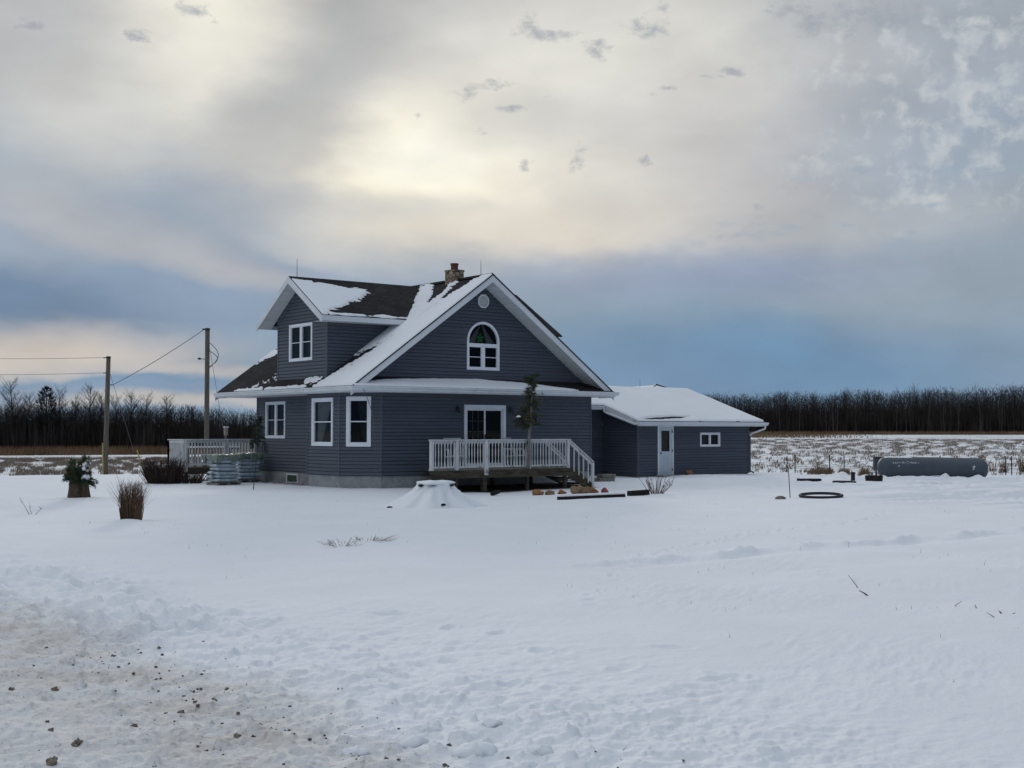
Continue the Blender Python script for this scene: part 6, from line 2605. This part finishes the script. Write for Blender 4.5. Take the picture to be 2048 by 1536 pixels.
def lone_tree(name, label, px, dep, H, seed, mat='far_wood', nb=40, spread=.34, conif=False, r=None, group=None, twigs=22):
    a = AZ(px)
    x = CAM[0] + (DV[0] * math.cos(a) + RV[0] * math.sin(a)) * dep
    y = CAM[1] + (DV[1] * math.cos(a) + RV[1] * math.sin(a)) * dep
    g = float(base_h(np.array([x]), np.array([y]))[0])
    t = thing(name, label, 'tree', (x, y, g), group)
    rnd = random.Random(seed)
    a_, b_ = MB(), MB()
    if conif:
        a_.tube([(0, 0, -.5), (0, 0, H)], [.22, .03], 6)
        for k in range(1500):
            f = rnd.random()
            R = H * .185 * math.sqrt(max(1 - f * f, 0)) * rnd.uniform(.3, 1.05)
            th = rnd.uniform(0, 6.283)
            z = H * (.30 + .66 * f)
            c = Vector((R * math.cos(th), R * math.sin(th), z))
            b_.blade(c, c + Vector((math.cos(th) * .5, math.sin(th) * .5, rnd.uniform(.2, .9))) * rnd.uniform(.4, 1.0), rnd.uniform(.08, .2))
    else:
        bare_tree(a_, b_, (0, 0, 0), H, r or (.10 + .009 * H), rnd, nb, spread, twigs, 1.0, .2)
    a_.build('trunk', mat, t)
    b_.build('crown', mat, t)
    return t


gL = 'taller bare trees along the left wood'
for (px, dep, H, seed, l, c) in ((28, 224, 12.2, 1, 'tall broad bare tree at the far left of the wood', False), (55, 226, 10.0, 2, 'bare tree just left of the dense round-topped tree', False),
                                 (93, 223, 11.3, 3, 'dense dark round-topped tree in the left wood', True), (120, 225, 11.0, 4, 'slender bare tree just right of the dense dark tree', False),
                                 (150, 226, 9.6, 5, 'low twiggy bare tree left of the wide-crowned one', False), (178, 224, 11.6, 6, 'wide-crowned bare tree left of the leaning utility pole', False),
                                 (203, 227, 10.4, 7, 'bare tree behind the leaning utility pole', False), (232, 228, 9.6, 12, 'small bare tree right of the leaning utility pole', False),
                                 (268, 224, 10.4, 8, 'round bare tree right of the leaning utility pole', False), (293, 225, 9.9, 9, 'narrow bare tree between the two utility poles', False),
                                 (332, 224, 10.0, 10, 'fan-shaped bare tree left of the taller utility pole', False), (383, 228, 8.3, 11, 'low bare tree beside the taller utility pole', False)):
    lone_tree('conifer' if c else 'bare_tree', l, px, dep, H, seed, 'far_conifer' if c else 'far_wood', 44, .34, c, group=None if c else gL)
gR = 'pale-trunked trees at the front of the right wood'
rt_ = random.Random(77)
for k, px in enumerate((1552, 1560, 1598, 1645, 1652, 1660, 1667, 1674, 1706, 1712, 1792, 1800, 1812, 1822, 1858, 1888, 1896, 1902, 1915, 1962, 1998, 2003)):
    t = lone_tree('birch_tree', 'slim pale-trunked bare tree at the front edge of the right wood', px, 393 + rt_.uniform(0, 4), rt_.uniform(9.0, 12), 300 + k, 'far_trunk', 8, .18, False, .13, gR, 2)
gT = 'taller crowns above the right wood'
for k, (px, H) in enumerate(((1418, 13.6), (1455, 14.4), (1480, 13.9), (1515, 14.2), (1570, 14.5), (1632, 14.6), (1690, 14.8), (1738, 15.0), (1800, 15.6), (1832, 17.2), (1850, 15.3), (1905, 16.2), (1955, 16.6), (1985, 16.0), (2030, 16.9))):
    lone_tree('bare_tree', 'dark bare crown rising just above the top line of the right wood', px, 402 + (k * 7) % 20, H * .94, 500 + k, 'far_wood', 26, .26, False, None, gT, 9)


# ------------------------------------------------------------------ dry grass and stubble
def scatter_grass(name, label, cat, n, place, h0, h1, w, mat, seed):
    rnd = np.random.RandomState(seed)
    X, Y = place(rnd, n)
    Z = ground_h(X, Y)
    n = len(X)
    h = rnd.uniform(h0, h1, n)
    dx, dy = rnd.normal(0, .22, n) * h, rnd.normal(0, .22, n) * h
    a = rnd.uniform(0, 6.28, n)
    ww = w * rnd.uniform(.6, 1.4, n) / 2
    V = np.empty((n, 3, 3))
    V[:, 0] = np.stack([X - np.cos(a) * ww, Y - np.sin(a) * ww, Z - .03], -1)
    V[:, 1] = np.stack([X + np.cos(a) * ww, Y + np.sin(a) * ww, Z - .03], -1)
    V[:, 2] = np.stack([X + dx, Y + dy, Z + h], -1)
    F = np.arange(n * 3).reshape(n, 3)
    return tag(grid_mesh(name, V.reshape(-1, 3), F, mat, smooth=False), label, cat, kind='stuff')


def polar_place(az0, az1, d0, d1, keep=None):
    def f(rnd, n):
        a = rnd.uniform(az0, az1, n)
        d = np.sqrt(rnd.uniform(d0 * d0, d1 * d1, n))
        x = CAM[0] + (DV[0] * np.cos(a) + RV[0] * np.sin(a)) * d
        y = CAM[1] + (DV[1] * np.cos(a) + RV[1] * np.sin(a)) * d
        if keep is not None:
            k = keep(x, y, a, d, rnd)
            x, y = x[k], y[k]
        return x, y
    return f


def patchy(fs, th, seed, str_=1.0):
    def k(x, y, a, d, rnd):
        return fbm(a * 260 * fs, d * fs * .16 * str_, 4, seed) + rnd.normal(0, .12, len(x)) > th
    return k


scatter_grass('dead_grass', 'strip of tall brown dead grass at the foot of the left wood', 'grass', 15000, polar_place(AZ(-300), AZ(720), 196, 221), .7, 1.6, .12, 'dead_grass', 1)
scatter_grass('dead_grass', 'low strip of brown dead grass at the foot of the right wood', 'grass', 9000, polar_place(AZ(1380), AZ(2300), 372, 396), .6, 1.2, .22, 'dead_grass', 2)
scatter_grass('dead_grass', 'thin brown dead grass across the far left end of the right field', 'grass', 9000, polar_place(AZ(1380), AZ(1830), 270, 372, lambda x, y, a, d, rnd: rnd.uniform(0, 1, len(x)) < 1 - sst(a, AZ(1440), AZ(1800))), .25, .6, .16, 'dead_grass', 9)
scatter_grass('field_stubble', 'brown stubble and dead grass showing through snow in the left field', 'stubble', 110000, polar_place(AZ(-250), AZ(560), 63, 150, patchy(.32, -.10, 61)), .06, .26, .035, 'stubble', 3)
scatter_grass('field_stubble', 'brown stubble showing through snow in the right field', 'stubble', 120000, polar_place(AZ(1440), AZ(2250), 61.5, 250, patchy(.4, -.02, 63)), .05, .20, .055, 'stubble', 4)
scatter_grass('field_edge_grass', 'dry grass along the field fence left of the tank', 'grass', 5000, polar_place(AZ(1600), AZ(1765), 58.5, 63, patchy(.3, -.05, 65)), .10, .34, .018, 'dry_grass', 5)
for i, (px, py, H, n) in enumerate(((1913, 928, .85, 60), (1962, 932, .95, 80), (1985, 930, .6, 40), (2008, 930, .8, 50), (2046, 936, .9, 70))):
    x, y, z = at(px, py, 62 + i % 3)
    twig_clump('reed_clump', 'dry brown reed clump behind the fence right of the tank, ' + ['leftmost of five', 'second from left', 'smallest, third from left', 'fourth from left', 'rightmost at the frame edge'][i], 'plant', x, y, n, H, .12, 'dry_grass', 90 + i, .16, .011, 0, 'reed clumps behind the tank')

def tips(x, y, a, d, rnd):
    return (fbm(x * .45, y * .45, 3, 111) + rnd.normal(0, .10, len(x)) > .34) & (x > -14.5) & ~((x > -1.5) & (y > -3.2))


scatter_grass('grass_tips', 'scattered tips of dead grass poking through the lawn snow', 'grass', 2600, polar_place(AZ(-100), AZ(2150), 11, 40, tips), .015, .07, .007, 'dry_grass', 8)


# ------------------------------------------------------------------ near ground litter


def stick(label, px, py, px2, py2, r, group='bare sticks in the right-hand snow', up=.0):
    x, y = on_ground(px, py)
    x2, y2 = on_ground(px2, py2)
    d0_, d1_ = math.hypot(x - CAM[0], y - CAM[1]), math.hypot(x2 - CAM[0], y2 - CAM[1])
    # root at the lower pixel, tip raised at the same depth
    p = Vector((x, y, gz(x, y) - .02))
    lat, dep = polar(x, y)
    q = Vector(at(px2, py2, dep * (1 + up)))
    mid = p.lerp(q, .5) + Vector((.004, .004, .006))
    tag(MB().tube([p, mid, q], [r, r * .8, r * .4], 5).build('stick', 'twig_grey' if r < .008 else 'twig', smooth=True), label, 'stick', group)


stick('thick bare stick leaning left out of the snow at right', 1740, 1197, 1718, 1181, .011)
stick('thin bare stick rising above the thick leaning one', 1718, 1181, 1696, 1150, .006)
stick('thin stick leaning right in the far right snow', 1905, 1214, 1924, 1202, .005)
stick('short upright stub in the far right snow', 1954, 1217, 1950, 1209, .007)
stick('brown stub with a bent tip, near the right edge', 2006, 1229, 1998, 1222, .011)
stick('thin slanting stick left of the brown stub', 1994, 1237, 1974, 1226, .006)
stick('small forked stub at the right edge of the snow', 2022, 1231, 2030, 1226, .008)
r2 = random.Random(12)
for (px, py) in ((1600, 1102), (1603, 1095), (1623, 1090), (1619, 1092), (1697, 1094), (1841, 1106), (1397, 1149), (1415, 1142), (1447, 1140), (1505, 1150), (1640, 1158), (1760, 1178), (1872, 1220), (1795, 1223), (1968, 1132), (1908, 1366), (1586, 1062)):
    h = r2.uniform(7, 13)
    stick('single short dry grass stalk standing in the right-hand snow', px, py, px + r2.uniform(-4, 4), py - h, .0028, 'dry stalks standing in the snow')

# frozen clods along the road edge
rc = random.Random(21)
big = [(155, 1489, .045, 'largest pointed brown clod on the road at lower left'), (110, 1385, .035, 'flat dark clod on the left part of the road'), (362, 1434, .032, 'dark clod on the dirty snow left of centre'),
       (24, 1381, .030, 'small dark clod near the left edge of the road'), (105, 1531, .045, 'round tan clod at the bottom edge of the road'), (520, 1462, .030, 'lone brown clod right of the road middle'),
       (476, 1480, .030, 'dark clod beside the right end of the dirt'), (428, 1412, .028, 'small brown clod at the upper edge of the dirt'), (268, 1455, .026, 'brown clod in the pale middle of the road'),
       (102, 1458, .026, 'brown clod left of the pale middle of the road')]
for i, (px, py, r, l) in enumerate(big):
    x, y = on_ground(px, py)
    r *= .72
    mb = MB()
    blob(mb, (0, 0, r * .12), r, 200 + i, (1.15, 1.0, .8), 2, .6)
    o = mb.build('dirt_clod', 'clod', loc=(x, y, gz(x, y)))
    o.rotation_euler = (rc.uniform(-.3, .3), rc.uniform(-.3, .3), rc.uniform(0, 6))
    tag(o, l, 'clod', 'frozen clods on the road')
protos = []
for k in range(5):
    mb = MB()
    blob(mb, (0, 0, .3), 1.0, 230 + k, (1.2, 1.0, .75), 1, .7)
    protos.append(mb)
pm_ = [None] * 5
for k in range(270):
    x, y = rc.gauss(-17.95, .42), rc.uniform(-30.2, -24)
    if k > 190:
        x, y = rc.uniform(-20.5, -17.6), rc.uniform(-30.5, -23)
    r = rc.choice((.004, .005, .005, .006, .007, .009, .012))
    j = rc.randrange(5)
    if pm_[j] is None:
        o = pm_[j] = protos[j].build('dirt_clod', 'clod')
    else:
        o = pm_[j].copy()
        COL.objects.link(o)
    o.location = (x, y, gz(x, y))
    o.scale = (r, r, r)
    o.rotation_euler = (0, 0, rc.uniform(0, 6.28))
    tag(o, 'pea-sized brown clod scattered on the dirty snow of the road', 'clod', 'tiny clods on the road')
# broken lumps of snow thrown up by the plough
for i, (px, py, r, l) in enumerate(((850, 1462, .075, 'rounded lump of snow at the edge of the ploughed road'), (825, 1486, .085, 'grey-shadowed lump of snow left of the grass tuft'), (955, 1512, .10, 'large lump of snow with a dirty underside near the bottom'),
                                    (1082, 1512, .06, 'small snow lump left of the flattened grass'), (690, 1478, .06, 'low snow lump on the dirty road edge'), (710, 1505, .065, 'dirty snow lump near the bottom of the road edge'),
                                    (985, 1462, .05, 'small snow lump above the bottom centre'), (1050, 1535, .07, 'snow lump cut by the bottom of the frame'))):
    x, y = on_ground(px, py)
    mb = MB()
    blob(mb, (0, 0, 0), r, 260 + i, (1.15, 1.1, .55), 3, .45)
    o = mb.build('snow_lump', 'snow', loc=(x, y, gz(x, y)), smooth=True)
    tag(o, l, 'snow lump', 'snow lumps along the road')
